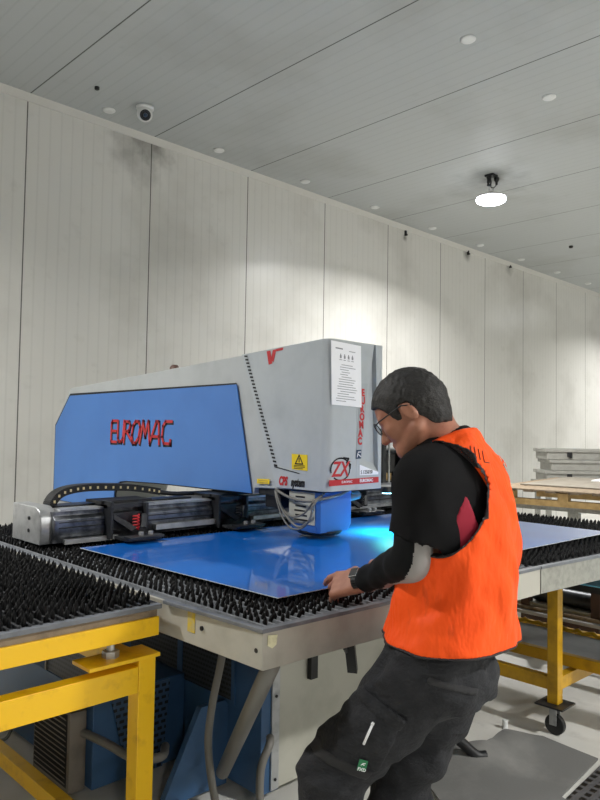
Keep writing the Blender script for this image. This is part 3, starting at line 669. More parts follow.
# taped notice
t3 = MB(); a = math.radians(-2.0); ca, sa = math.cos(a), math.sin(a)
pt = lambda u, v: (2.382+u*ca+v*sa*-1.0, y0-.0035, 1.918-(-u*sa+v*ca))
MBn = MB().slab([pt(0, 0), pt(.213, 0), pt(.213, .30), pt(0, .30)], (0, -.0008, 0))
nt = MBn.build('notice_sheet', M['paper'], None); tag(nt, 'printed white notice sheet taped to the front of the grey machine head', 'notice')
mb = MB()
def row(u0, u1, v, h):
    p = [pt(u0, v), pt(u1, v), pt(u1, v+h), pt(u0, v+h)]; mb.slab([(x, y-.0009, z) for x, y, z in p], (0, -.0004, 0))
for k, (u0, u1) in enumerate([(.075, .10), (.0, 0)]):
    if u1: row(.03, .08, .028, .006)
row(.125, .17, .036, .003)
for k in range(4):
    c_ = .065+.028*k
    row(c_-.006, c_+.006, .062, .014); row(c_-.003, c_+.003, .055, .008); row(c_-.009, c_+.009, .082, .003)
for k, (u0, u1) in enumerate([(.07, .15), (.06, .17), (.06, .12), (.07, .13), (.06, .115), (.07, .14), (.05, .17), (.05, .16), (.05, .15), (.04, .17), (.04, .18), (.06, .17), (.04, .12), (.04, .16), (.03, .17), (.03, .10)]):
    row(u0, u1, .105+.0115*k, .0028)
mb.build('printed_lines', M['grey_ink'], nt)
# ------------------------------------------------------------------ background stock
# open cabinet behind the head
t = thing('storage_cabinet', (4.7, 3.8, 0), 'dark open storage cabinet behind the punch head', 'cabinet')
MB().box((4.47, 3.6, 0), (4.51, 4.05, 1.62)).box((5.2, 3.6, 0), (5.24, 4.05, 1.62)).build('side_panel', M['dark_metal'], t)
MB().box((4.51, 4.03, 0), (5.2, 4.05, 1.62)).build('back_panel', M['black'], t)
for z in (.3, .7, 1.07, 1.32, 1.6): MB().box((4.51, 3.6, z), (5.2, 4.03, z+.02)).build('shelf', M['dark_metal'], t)
MB().box((4.53, 3.59, .02), (4.545, 3.6, 1.6)).build('door_edge', M['alu'], t)
o = MB().box((4.56, 3.64, 1.34), (4.75, 3.95, 1.45)).build('white_bag', M['paper'], None, bevel=.02); tag(o, 'white bag on the shelf of the dark cabinet', 'bag')
o = MB().box((4.56, 3.66, 1.09), (4.66, 3.95, 1.15)).build('cardboard_box', M['pine'], None, bevel=.01); tag(o, 'small tan box low on the cabinet shelf behind the head', 'box')
o = MB().box((4.55, 3.72, 1.152), (4.78, 3.95, 1.31)).build('binder_box', M['black'], None, bevel=.004); tag(o, 'black case on the shelf between tan box and white bag', 'case')

# stacked grey crates by the wall
R_ = Vector((.716, -.699, 0)); W_ = Vector((.699, .716, 0))        # the stack stands turned in the corner
CO = Vector((8.72, 4.30, 0))
def cb(u0, u1, w0, w1, z0, z1): return [CO+R_*u0+W_*w0+Vector((0, 0, z0)), CO+R_*u1+W_*w0+Vector((0, 0, z0)), CO+R_*u1+W_*w1+Vector((0, 0, z0)), CO+R_*u0+W_*w1+Vector((0, 0, z0))], (0, 0, z1-z0)
def crate(u, z, label, hole):
    t = thing('steel_crate', CO+R_*(u+.6)+Vector((0, 0, z)), label, 'crate', 'grey steel crates stacked by the wall')
    MB().slab(*cb(u, u+1.25, 0, .45, z, z+.128)).build('body', M['chassis'], t, bevel=.008)
    MB().slab(*cb(u-.03, u+1.05, -.015, .46, z+.098, z+.140)).build('rim', M['chassis'], t, bevel=.006)
    if hole: MB().slab(*cb(u+.26, u+.32, -.018, .0, z+.04, z+.10)).slab(*cb(u+.295, u+.32, -.018, 0, z+.02, z+.045)).build('handle_hole', M['ink'], t)
    MB().slab(*cb(u+.68, u+1.25, -.004, 0, z+.005, z+.098)).build('corner_plate', M['galv'], t)
Z0 = .875
crate(.0, Z0, 'grey steel crate at the bottom of the stack by the wall', True)
crate(.06, Z0+.142, 'grey steel crate in the middle of the stack, without a handle hole', False)
crate(.0, Z0+.284, 'grey steel crate on top of the stack by the wall', True)
t = thing('trestle', CO+R_*.6, 'grey trestle carrying the crate stack by the wall', 'trestle')
MB().slab(*cb(-.05, 1.3, -.02, .5, Z0-.06, Z0)).build('top', M['galv'], t)
for u in (0, 1.2):
    for w_ in (0, .42): MB().slab(*cb(u, u+.06, w_, w_+.06, 0, Z0-.06)).build('leg', M['galv'], t)

# pallet with timber and sheets, turned towards the camera
A = Vector((6.55, 3.60, 0)); B = Vector((6.72, 2.40, 0))
t = thing('timber_pallet', (6.9, 3.0, 0), 'weathered timber pallet loaded with flat sheets, right of the orange vest', 'pallet')
dv = (B-A).normalized(); sd = Vector((-dv.y, dv.x, 0)); sd = sd if sd.x > 0 else -sd
def pb(u0, u1, s0, s1, z0, z1):
    return [A+dv*u0+sd*s0+Vector((0, 0, z0)), A+dv*u1+sd*s0+Vector((0, 0, z0)), A+dv*u1+sd*s1+Vector((0, 0, z0)), A+dv*u0+sd*s1+Vector((0, 0, z0))], (0, 0, z1-z0)
L = 1.9
for s in (.0, 1.0, 1.9): MB().slab(*pb(-.1, L, s, s+.09, .785, .845)).build('bottom_runner', M['pine'], t)
for u in (-.08, .45, 1.0, 1.75):
    for s in (.0, 1.0, 1.9): MB().slab(*pb(u, u+.10, s-.005, s+.09, .845, .915)).build('block', M['pine'], t)
for u in (-.1, .12, .34, .56, .78, 1.0, 1.22, 1.44, 1.66, 1.8): MB().slab(*pb(u, u+.1, -.03, 2.05, .915, .935)).build('deck_board', M['wood'], t)
for i, (u0, u1, s0, z, mt_, lb) in enumerate([(-.2, 1.9, -.1, .936, M['wood'], 'weathered board lowest on the timber pallet'), (-.05, 1.85, .35, .951, mat('dull_sheet', '8d867a', .6, c2='777064'), 'grey sheet on the timber pallet under the white one'),
                                          (.4, 1.5, 1.35, .966, M['paper'], 'white sheet on top of the timber pallet load')]):
    o = MB().slab(*pb(u0, u1, s0, 2.0, z, z+.013)).build('flat_sheet', mt_, None); tag(o, lb, 'sheet', 'sheets on the timber pallet')
t = thing('pallet_stand', (7.0, 3.0, 0), 'grey steel stand under the timber pallet', 'stand')
for u in (.5, 1.5):
    for s in (.15, 1.8): MB().slab(*pb(u, u+.1, s, s+.1, 0, .73)).build('leg', M['galv'], t)
for s in (.15, 1.8): MB().slab(*pb(-.1, 1.9, s, s+.1, .73, .784)).build('beam', M['galv'], t)
o = MB().box((5.25, 2.6, .55), (6.3, 3.5, .60)).build('packing_sheet', M['paper'], None); tag(o, 'white flat packing sheet on rack below the timber pallet', 'sheet')

# brown rack with stock behind the yellow stand
t = thing('stock_rack', (4.9, 2.2, 0), 'brown steel stock rack behind the yellow caster stand', 'rack')
for (x, y) in [(4.6, 1.93), (4.6, 2.42), (6.2, 1.93), (6.2, 2.42)]: MB().box((x, y-.02, 0), (x+.06, y+.04, .56)).build('post', M['brown_steel'], t)
for x in (4.6, 6.2):
    for z in (.20,): MB().box((x, 1.97, z), (x+.05, 2.40, z+.055)).build('cross_rail', M['brown_steel'], t)
for y in (1.93, 2.42):
    for z in (.20,): MB().box((4.66, y-.02, z), (6.2, y+.03, z+.055)).build('long_rail', M['brown_steel'], t)
o = MB().tube([(4.70, 1.25, .386), (4.70, 2.40, .386)], .056, 24).build('steel_pipe', M['dark_metal'], None, smooth=False); smooth_by_angle(o); tag(o, 'dark round pipe lying on the boards of the brown rack', 'pipe')
for k, (z, mt_, lb) in enumerate([(.257, M['board'], 'grey board lowest on the brown rack shelf'), (.282, M['wood'], 'brown board in the middle on the brown rack shelf'), (.307, M['galv'], 'mottled grey board uppermost on the brown rack shelf')]):
    o = MB().box((4.55+.03*k, 1.86, z), (6.1, 2.8-.1*k, z+.022)).build('stock_board', mt_, None); tag(o, lb, 'board', 'boards on the brown rack')
o = MB().box((3.52, .95, .74), (4.15, 1.74, .746)).build('blue_offcut', M['blue_film_pale'], None); tag(o, 'light blue sheet offcut below the side table at the right edge', 'offcut')
t = thing('offcut_stand', (3.9, 1.2, .345), 'dark stand carrying the light blue offcut', 'stand')
MB().box((3.60, .98, .69), (4.02, 1.70, .739)).build('top_frame', M['black'], t)
for x, y in ((3.86, .98), (3.96, .98), (3.96, 1.38), (3.86, 1.38)): MB().box((x, y, .346), (x+.04, y+.04, .69)).build('leg', M['brown_steel'], t)

# low deck trolley with yellow rim
t = thing('deck_trolley', (3.9, 1.7, 0), 'low grey deck trolley with yellow rails behind the caster stand', 'trolley')
MB().box((3.64, .9, .30), (4.02, 2.75, .345)).build('deck', M['board'], t)
MB().box((3.60, .88, .29), (3.64, 2.77, .35)).build('side_rail', M['yellow_dull'], t, bevel=.003)
pts = [(4.03+.008*math.sin(i*1.9), .9+i*.03, .358+.008*math.cos(i*2.3)) for i in range(62)]
MB().tube(pts, .013, 7).build('edge_rope', M['yellow_dull'], t, smooth=True)
for x, y in ((3.62, 1.0), (3.62, 2.66), (3.98, 1.0), (3.98, 2.66)): MB().box((x-.018, y-.02, 0), (x+.018, y+.02, .29)).build('leg', M['dark_metal'], t)
o = MB().lathe((4.30, 3.05, 0), [(.13, 0), (.14, .02), (.155, .44), (.16, .45), (.15, .45)], 28).build('bucket', M['white'], None); smooth_by_angle(o); tag(o, 'white bucket on the floor beside the brown rack', 'bucket')
o = MB().cyl((3.30, 1.85, 0), (3.30, 1.85, .045), .014, 14).build('bolt_cap', M['white'], None, bevel=.003); tag(o, 'small white floor bolt standing left of the caster', 'bolt')

# rubber mats and floor hose
def matmesh():
    q = [(2.25, 1.35), (2.62, 1.93), (2.85, 1.88), (2.99, 1.77), (3.18, 1.78), (3.305, 1.65), (3.29, 1.375), (2.84, 1.34), (2.6, .6), (2.0, .75)]
    bm = bmesh.new(); vs = [bm.verts.new((x, y, 0)) for x, y in q]; f = bm.faces.new(vs); bmesh.ops.triangulate(bm, faces=[f])
    for _ in range(4): bmesh.ops.subdivide_edges(bm, edges=bm.edges[:], cuts=1, use_grid_fill=True)
    for v in bm.verts:
        d = min((math.hypot(v.co.x-a, v.co.y-b), h) for a, b, h in [(3.12, 1.77, .05), (2.98, 1.80, .045)])[0]
        v.co.z = .012+.045*math.exp(-(d/.16)**2)+.004*math.sin(v.co.x*9)*math.sin(v.co.y*7)+.004
    g = bmesh.ops.extrude_face_region(bm, geom=bm.faces[:])
    for e in g['geom']:
        if isinstance(e, bmesh.types.BMVert): e.co.z -= .009
    bmesh.ops.recalc_face_normals(bm, faces=bm.faces)
    me = bpy.data.meshes.new('rubber_mat'); bm.to_mesh(me); bm.free(); me.materials.append(M['rubber'])
    o = bpy.data.objects.new('rubber_mat', me); col.objects.link(o); smooth_by_angle(o, 50); return o
tag(matmesh(), 'worn grey rubber mat with curled-up edge on the floor behind the person', 'mat')
o = MB().slab([(2.86, .80, .001), (3.6, .95, .001), (3.34, 1.355, .001), (2.85, 1.325, .001)], (0, 0, .006)).build('perforated_mat', M['matholes'], None); tag(o, 'dark perforated rubber mat at the lower right corner', 'mat')
o = MB().tube(curve_pts([(2.66, 2.0, .24), (2.755, 1.85, .15), (2.82, 1.80, .09), (2.865, 1.75, .035), (2.90, 1.72, .03)]), .024, 12).build('floor_hose', M['black'], None, smooth=True); tag(o, 'dark hose running down to the floor behind the person', 'hose')
# ------------------------------------------------------------------ the person
def axes_of(segs):
    out = []
    for a, b, h in segs: out += list(np.arange(a, b-1e-6, h))
    out.append(segs[-1][1]); return np.array(out, np.float32)
class Field:
    """signed distance samples on a rectilinear grid, meshed by surface nets"""
    def __init__(s, xs, ys, zs):
        s.a = [axes_of(q) if isinstance(q, list) else np.arange(q[0], q[1], q[2], dtype=np.float32) for q in (xs, ys, zs)]
        s.X, s.Y, s.Z = s.a[0][:, None, None], s.a[1][None, :, None], s.a[2][None, None, :]
        s.F = np.full([len(q) for q in s.a], 1.0, np.float32)
    def sub(s, lo, hi):
        sl = tuple(slice(max(0, int(np.searchsorted(q, l))-1), int(np.searchsorted(q, h))+1) for q, l, h in zip(s.a, lo, hi))
        return sl, s.X[sl[0]], s.Y[:, sl[1]], s.Z[:, :, sl[2]]
    def blend(s, sl, d, k):
        f = s.F[sl]
        if k <= 0: s.F[sl] = np.minimum(f, d); return
        h = np.clip(.5+.5*(f-d)/k, 0, 1); s.F[sl] = f+(d-f)*h-k*h*(1-h)
    def cap(s, a, b, ra, rb, k=.02, flat=None):
        a = np.array(a, np.float32); b = np.array(b, np.float32); m_ = max(ra, rb)+.08
        sl, X, Y, Z = s.sub(np.minimum(a, b)-m_, np.maximum(a, b)+m_)
        ba = b-a; L2 = float(ba@ba)+1e-9
        t = np.clip(((X-a[0])*ba[0]+(Y-a[1])*ba[1]+(Z-a[2])*ba[2])/L2, 0, 1)
        dx, dy, dz = X-a[0]-t*ba[0], Y-a[1]-t*ba[1], Z-a[2]-t*ba[2]
        if flat is not None:
            v, q = flat; e = dx*v[0]+dy*v[1]+dz*v[2]; q = q-1
            dx, dy, dz = dx+e*q*v[0], dy+e*q*v[1], dz+e*q*v[2]
        s.blend(sl, np.sqrt(dx*dx+dy*dy+dz*dz)-(ra+t*(rb-ra)), k); return s
    def ell(s, c, ax, r, k=.02):
        c = np.array(c, np.float32); m_ = max(r)+.08; sl, X, Y, Z = s.sub(c-m_, c+m_)
        q = [((X-c[0])*v[0]+(Y-c[1])*v[1]+(Z-c[2])*v[2]) for v in ax]
        k0 = np.sqrt(sum((p/w_)**2 for p, w_ in zip(q, r))); k1 = np.sqrt(sum((p/w_**2)**2 for p, w_ in zip(q, r)))+1e-6
        s.blend(sl, k0*(k0-1)/k1, k); return s
    def loft(s, st, k=.02, grow=0.0, e=2.3):
        """st: (z, (cx,cy), half width, half depth), elliptical rings along z"""
        st = sorted(st); zz = [q[0] for q in st]
        f = lambda i: np.interp(s.Z, zz, i).astype(np.float32)
        cx, cy, A, B = f([q[1][0] for q in st]), f([q[1][1] for q in st]), f([q[2] for q in st])+grow, f([q[3] for q in st])+grow
        sx = np.abs((s.X-cx)*LF.x+(s.Y-cy)*LF.y)/A; sy = np.abs((s.X-cx)*FW.x+(s.Y-cy)*FW.y)/B
        d = ((sx**e+sy**e)**(1/e)-1)*np.minimum(A, B)
        d = np.maximum(d, np.maximum(zz[0]-grow-s.Z, s.Z-zz[-1]-grow))
        s.blend((slice(None),)*3, d.astype(np.float32), k); return s
    def wrinkle(s, seed, amp, f0, f1, n=9, squash=(1, 1, 1)):
        r = np.random.default_rng(seed); w_ = 0
        for i in range(n):
            v = r.normal(size=3); v /= np.linalg.norm(v); fq = r.uniform(f0, f1); v = v*np.array(squash)*fq
            w_ = w_+np.sin(s.X*v[0]+s.Y*v[1]+s.Z*v[2]+r.uniform(0, 6.28)+1.2*np.sin(s.Z*fq*.35+s.X*fq*.3+i))
        s.F += (amp*w_/math.sqrt(n)).astype(np.float32); return s
    def plane(s, p, n):   # keep the side the normal points away from
        s.F = np.maximum(s.F, ((s.X-p[0])*n[0]+(s.Y-p[1])*n[1]+(s.Z-p[2])*n[2]).astype(np.float32)); return s
    def mesh(s, name, mats, parent, pick=None):
        F = s.F; xs, ys, zs = s.a; I = F < 0
        cnt = sum(I[i:I.shape[0]-1+i, j:I.shape[1]-1+j, k:I.shape[2]-1+k].astype(np.int8) for i in (0, 1) for j in (0, 1) for k in (0, 1))
        ci, cj, ck = np.nonzero((cnt > 0) & (cnt < 8)); n = len(ci)
        idx = np.full([q-1 for q in F.shape], -1, np.int32); idx[ci, cj, ck] = np.arange(n)
        cor = {(i, j, k): F[ci+i, cj+j, ck+k] for i in (0, 1) for j in (0, 1) for k in (0, 1)}
        acc = np.zeros((n, 3)); num = np.zeros(n)
        for a in cor:
            for d in range(3):
                if a[d]: continue
                b = tuple(1 if q == d else a[q] for q in range(3)); fa, fb = cor[a], cor[b]; mk = (fa < 0) != (fb < 0)
                t = np.where(mk, fa/np.where(mk, fa-fb, 1), 0); p = np.zeros((n, 3))
                for q, (arr, c_) in enumerate(((xs, ci), (ys, cj), (zs, ck))):
                    p[:, q] = arr[c_+a[q]] + ((arr[c_+1]-arr[c_])*t if q == d else 0)
                acc += p*mk[:, None]; num += mk
        V = acc/num[:, None]; faces = []
        for d in range(3):
            s0 = [slice(None)]*3; s1 = [slice(None)]*3; s0[d] = slice(0, -1); s1[d] = slice(1, None)
            ch = I[tuple(s0)] != I[tuple(s1)]; e = np.array(np.nonzero(ch)).T; pos = I[tuple(s0)][ch]
            o1, o2 = [(1, 2), (2, 0), (0, 1)][d]
            ok = (e[:, o1] > 0) & (e[:, o2] > 0) & (e[:, o1] < F.shape[o1]-1) & (e[:, o2] < F.shape[o2]-1); e = e[ok]; pos = pos[ok]
            def c4(a, b):
                q = e.copy(); q[:, o1] -= a; q[:, o2] -= b; return idx[q[:, 0], q[:, 1], q[:, 2]]
            Qd = np.stack([c4(1, 1), c4(0, 1), c4(0, 0), c4(1, 0)], 1); Qd[~pos] = Qd[~pos][:, ::-1]; faces.append(Qd)
        Fq = np.concatenate(faces); Fq = Fq[(Fq >= 0).all(1)]
        for _ in range(2):                                       # light smoothing
            sm = np.zeros_like(V); c_ = np.zeros(len(V))
            for a in range(4):
                np.add.at(sm, Fq[:, a], V[Fq[:, (a+1) % 4]]); np.add.at(c_, Fq[:, a], 1)
                np.add.at(sm, Fq[:, a], V[Fq[:, (a+3) % 4]]); np.add.at(c_, Fq[:, a], 1)
            V = np.where(c_[:, None] > 0, .5*V+.5*sm/np.maximum(c_, 1)[:, None], V)
        me = bpy.data.meshes.new(name); o0 = Vector((0, 0, 0)); p = parent
        while p is not None: o0 = o0+p.location; p = p.parent
        me.from_pydata((V-np.array(o0)).tolist(), [], Fq.tolist())
        for q in (mats if isinstance(mats, list) else [mats]): me.materials.append(q)
        if pick is not None: me.polygons.foreach_set('material_index', pick(V[Fq].mean(1)).astype(np.int32))
        me.shade_smooth(); me.update()
        ob = bpy.data.objects.new(name, me); col.objects.link(ob); ob.parent = parent; return ob

FW = Vector((-.27, .963, 0)).normalized(); LF = Vector((-FW.y, FW.x, 0)); UP = Vector((0, 0, 1))
M['skin'] = mat('skin', 'a8735c', .5, c2='925c49', scale=26, lo=.4, hi=.8, bump=.12, bscale=160)
M['hair'] = mat('short_dark_hair', '181615', .6, c2='45403d', scale=110, lo=.55, hi=.85, bump=1.0, bscale=220)
M['shirt'] = mat('black_shirt', '0b0b0d', .85, c2='101013', scale=9, bump=.2, bscale=300, spec=.2)
M['sleeve'] = mat('charcoal_sleeve', '0e0f11', .85, spec=.2)
M['sleeve_grey'] = mat('grey_sleeve_panel', '8c8987', .8)
M['crimson'] = mat('crimson_side_panel', '9c1230', .75)
vm = bpy.data.materials.new('orange_vest'); vm.use_nodes = True; t = NT(vm); v, x = t.obj(); t.b.inputs['Roughness'].default_value = .65; t.b.inputs['Specular IOR Level'].default_value = .25
mp = t.n('ShaderNodeMapping'); t.put(mp, 0, v); mp.inputs['Scale'].default_value = (1, 1, .28)
mp2 = t.n('ShaderNodeMapping'); t.put(mp2, 0, v); mp2.inputs['Scale'].default_value = (1, 1, .45); mp2.inputs['Rotation'].default_value = (.5, .4, 0)
cl_ = t.mix(t.ramp(t.noise(v, 5, 4), .35, .7), lin('ff5a17'), lin('f9500f'))
cl_ = t.mix(t.m('MULTIPLY', t.ramp(t.noise(mp.outputs[0], 34, 5), .60, .78), .5), cl_, lin('b83a10'))
t.put(t.b, 'Base Color', cl_)
t.bump(t.m('ADD', t.noise(mp.outputs[0], 13, 3), t.m('MULTIPLY', t.noise(mp2.outputs[0], 22, 3), .6)), .55, .03); M['vest'] = vm
M['piping'] = mat('dark_vest_binding', '201a1c', .7)
tm = bpy.data.materials.new('charcoal_trousers'); tm.use_nodes = True; t = NT(tm); v, x = t.obj(); t.b.inputs['Roughness'].default_value = .85; t.b.inputs['Specular IOR Level'].default_value = .25
mp = t.n('ShaderNodeMapping'); t.put(mp, 0, v); mp.inputs['Scale'].default_value = (.6, .6, 1.3); mp.inputs['Rotation'].default_value = (.5, -.3, 0)
t.put(t.b, 'Base Color', t.mix(t.ramp(t.noise(v, 16, 5), .4, .75), lin('2c2d30'), lin('212225')))
t.bump(t.m('ADD', t.noise(mp.outputs[0], 20, 4), t.m('MULTIPLY', t.noise(v, 140, 3), .12)), .6, .03); M['trousers'] = tm
M['trousers_dark'] = mat('black_trouser_patch', '2b2b2d', .9, bump=.3, bscale=120)
M['boot'] = mat('dark_boot', '231f1d', .6)

PEL, NB = Vector((1.6982, 1.1552, 0.8693)), Vector((1.6692, 1.1209, 1.4629))
LS, LE, LW = Vector((1.5173, 1.0856, 1.3734)), Vector((1.518, 1.1254, 1.161)), Vector((1.6638, 1.4096, 1.0425))
RS, RE, RW = Vector((1.878, 1.1392, 1.3681)), Vector((1.9487, 1.195, 1.147)), Vector((2.02, 1.50, 1.05))
LH, LK = Vector((1.6161, 1.1312, 0.8574)), Vector((1.4918, 1.3844, 0.5174)); LA = Vector((LK.x+.01, LK.y-.05, .10))
RH, RK = Vector((1.7804, 1.1692, 0.8114)), Vector((1.7564, 1.3426, 0.4011)); RA = Vector((RK.x+.03, RK.y-.16, .10))
HC = Vector((1.5763, 1.1839, 1.5779)); pt_ = math.radians(33)
HF = FW*math.cos(pt_)-UP*math.sin(pt_); HU = FW*math.sin(pt_)+UP*math.cos(pt_); HL = LF
hp = lambda f, s_, u: HC+HF*f+HL*s_+HU*u
person = thing('person', (PEL.x, PEL.y, 0), 'person in orange vest and charcoal trousers leaning over the blue sheet', 'person')

def st(x, y, d, a, b):
    return None
TORSO = [
 ((1.6763, 1.1128, 1.505), 0.080, 0.080), ((1.6826, 1.1167, 1.4769), 0.118, 0.088), ((1.6989, 1.1173, 1.4347), 0.170, 0.103), ((1.7116, 1.1152, 1.3781), 0.201, 0.124), ((1.7225, 1.1086, 1.3077), 0.211, 0.139),
 ((1.7291, 1.1087, 1.1947), 0.206, 0.146), ((1.7257, 1.1187, 1.0814), 0.204, 0.160), ((1.721, 1.1282, 0.9965), 0.208, 0.173), ((1.7184, 1.1357, 0.9116), 0.213, 0.183)]
VEST = [(c[2], (c[0], c[1]), a, b) for c, a, b in TORSO]
SH = [(z, c, a-.014, b-.015) for z, c, a, b in VEST]
# waist is slimmer under the hanging vest
SH = [(z, c if z > 1.05 else (c[0]+LF.x*0+FW.x*-.02, c[1]+FW.y*-.02), a if z > 1.05 else .165, b if z > 1.05 else .125) for z, c, a, b in SH]

# ---- body: one continuous surface
mn = np.minimum.reduce([np.array(p) for p in (LS, LW, LA, RA, RW, RS, HC)]); mx = np.maximum.reduce([np.array(p) for p in (LS, LW, LA, RA, RW, RS, HC)])
def fine(lo, hi, spans, h, H_):
    """coarse axis with fine spans"""
    out = []; x = lo
    for a, b in sorted(spans):
        a = max(a, x)
        if a > x: out.append((x, a, H_))
        if b > a: out.append((a, b, h)); x = b
    if x < hi: out.append((x, hi, H_))
    return out
KN = Vector((1.6591, 1.5211, 1.0093)); TIPX = Vector((1.6416, 1.5607, 0.983))
hx = (min(LW.x, KN.x, TIPX.x)-.06, max(LW.x, KN.x)+.06); hy = (min(LW.y, KN.y)-.05, max(KN.y, TIPX.y)+.08)
B_ = Field(fine(mn[0]-.25, mx[0]+.25, [(HC.x-.15, max(HC.x+.15, hx[1]))], .0032, .012),
           fine(mn[1]-.25, mx[1]+.32, [(HC.y-.16, HC.y+.15), hy], .0032, .012),
           fine(0.0, HC.z+.16, [(.955, 1.10), (HC.z-.20, HC.z+.14)], .0032, .012))
B_.loft([(z, c, a-.02, b-.015) for z, c, a, b in SH], 0)
B_.cap(PEL+LF*.06-UP*.02, PEL-LF*.06-UP*.02, .11, .11, .05)
for h_, k_, a_ in ((LH, LK, LA), (RH, RK, RA)):
    B_.cap(h_, k_, .088, .06, .04); B_.cap(k_, a_, .056, .038, .03); B_.cap(a_, a_+FW*.15-UP*.05, .035, .028, .02)
for s_, e_, w_ in ((LS, LE, LW), (RS, RE, RW)):
    B_.cap(s_, e_, .052, .044, .04); B_.cap(e_, w_, .043, .027, .02)
# neck and head
B_.cap(NB-UP*.03-FW*.0, hp(-.035, 0, -.055), .066, .056, .03)
B_.ell(HC, (HF, HL, HU), (.099, .076, .088), .025)
B_.ell(hp(.028, 0, -.052), (HF, HL, HU), (.066, .060, .078), .025)
B_.cap(hp(.072, .018, -.112), hp(.072, -.018, -.112), .019, .019, .03)
for q in (1, -1):
    B_.cap(hp(-.005, .058*q, -.085), hp(.066, .02*q, -.115), .016, .016, .03)     # jaw
    B_.ell(hp(.062, .038*q, -.052), (HF, HL, HU), (.022, .022, .018), .02)        # cheek
    B_.cap(hp(.086, .012*q, -.006), hp(.078, .045*q, -.010), .008, .008, .012)    # brow
    ec = hp(-.016, .079*q, -.040)                                                 # ear
    B_.ell(ec, (HF*.94-HU*.33, HL*q*.95-HF*.3*1, HU*.94+HF*.33), (.0165, .006, .029), .004)
    B_.cap(hp(-.024, .0835*q, -.024), hp(-.028, .083*q, -.046), .0042, .004, .005)
B_.cap(hp(.094, 0, -.022), hp(.114, 0, -.055), .008, .012, .012)                  # nose
for q in (1, -1): B_.cap(hp(.100, .010*q, -.058), hp(.096, .014*q, -.060), .008, .007, .006)
B_.cap(hp(.089, .018, -.083), hp(.089, -.018, -.083), .007, .007, .008); B_.cap(hp(.087, .014, -.092), hp(.087, -.014, -.092), .007, .007, .006)
# hands: palm, four bent fingers, thumb
def hand(w_, kn, acr, side, curl):
    hd = (kn-w_).normalized(); acr = (acr-hd*acr.dot(hd)).normalized(); nrm = acr.cross(hd)*side    # acr: towards the thumb, nrm: back of the hand
    for q in (-.032, -.011, .011, .032): B_.cap(w_+acr*q*.6, kn+acr*q, .020, .0145, .010)
    for q, ln, cu_ in ((.035, 1.0, curl[0]), (.012, 1.08, curl[1]), (-.012, 1.0, curl[2]), (-.034, .80, curl[3])):
        p = kn+acr*q; d = hd
        for L_, r_, b_ in ((.046, .0120, .55), (.029, .0105, .75), (.022, .0093, .45)):
            ang = cu_*b_; d = (d*math.cos(ang)-nrm*math.sin(ang)).normalized(); nrm2 = nrm
            p2 = p+d*L_*ln; B_.cap(p, p2, r_, r_*.93, .004); p = p2
            nrm = (nrm*math.cos(ang)+hd*0).normalized() if False else nrm
    b0 = w_+acr*.018+hd*.018; b1 = b0+acr*.026+hd*.032-nrm*.006; b2 = b1+hd*.034+acr*.004-nrm*.008; b3 = b2+hd*.026-acr*.010-nrm*.006
    B_.cap(b0, b1, .016, .0135, .010); B_.cap(b1, b2, .0125, .0105, .004); B_.cap(b2, b3, .0102, .0085, .003)
hand(LW, KN, UP*.66+Vector((fw.x, fw.y, 0))*.75, 1, (.38, .85, 1.15, 1.3))
hand(RW, RW+Vector((-.01, .09, -.02)), UP*.5-LF*-.0+LF*.8, -1, (.5, .5, .5, .5))
body = B_.mesh('body', M['skin'], person)
body['label'] = 'bare skin of the head, neck and hands'

# ---- hair
Hh = Field((HC.x-.16, HC.x+.16, .0034), (HC.y-.16, HC.y+.16, .0034), (HC.z-.16, HC.z+.13, .0034))
Hh.ell(HC+HU*.002, (HF, HL, HU), (.1065, .0825, .0955), 0).cap(hp(-.045, 0, -.03), hp(-.040, 0, -.075), .060, .052, .03)
fx = ((Hh.X-HC.x)*HF.x+(Hh.Y-HC.y)*HF.y+(Hh.Z-HC.z)*HF.z); ux_ = ((Hh.X-HC.x)*HU.x+(Hh.Y-HC.y)*HU.y+(Hh.Z-HC.z)*HU.z)
line = np.interp(fx, [-.12, -.085, -.05, -.03, -.022, .008, .014, .03, .045, .06, .085, .11], [-.118, -.112, -.100, -.066, -.012, -.010, -.046, -.044, -.008, .018, .030, .05]).astype(np.float32)
Hh.F = np.maximum(Hh.F, (line-ux_)*.8)
Hh.wrinkle(5, .0013, 160, 420, 12)
Hh.mesh('hair', M['hair'], person)

# ---- shirt
S_ = Field((mn[0]-.2, mx[0]+.2, .0058), (mn[1]-.2, mx[1]+.05, .0058), (.86, 1.56, .0058))
S_.loft([q for q in SH], 0)
S_.cap(NB-UP*.02, NB+FW*.014+UP*.03, .082, .072, .02)
for q in (LS, RS): S_.cap(NB-UP*.035, q-UP*.005, .080, .062, .05)
for s_, e_, in ((LS, LE), (RS, RE)):
    hem = s_.lerp(e_, .70); S_.cap(s_, hem, .066, .067, .06)
ax_l = (LE-LS).normalized()
S_.wrinkle(3, .0048, 25, 70, 8)
for s_, e_, in ((LS, LE), (RS, RE)):
    pass
# sleeve hem: cut the rounded end of the sleeve flat
for s_, e_ in ((LS, LE), (RS, RE)):
    hem = s_.lerp(e_, .70); d_ = (e_-s_).normalized(); c_ = hem+d_*.075
    sl, X, Y, Z = S_.sub(np.array(c_)-.1, np.array(c_)+.1)
    cutd = -((X-hem.x)*d_.x+(Y-hem.y)*d_.y+(Z-hem.z)*d_.z); near = np.sqrt((X-c_.x)**2+(Y-c_.y)**2+(Z-c_.z)**2)-.098
    S_.F[sl] = np.maximum(S_.F[sl], -np.maximum(cutd, near))
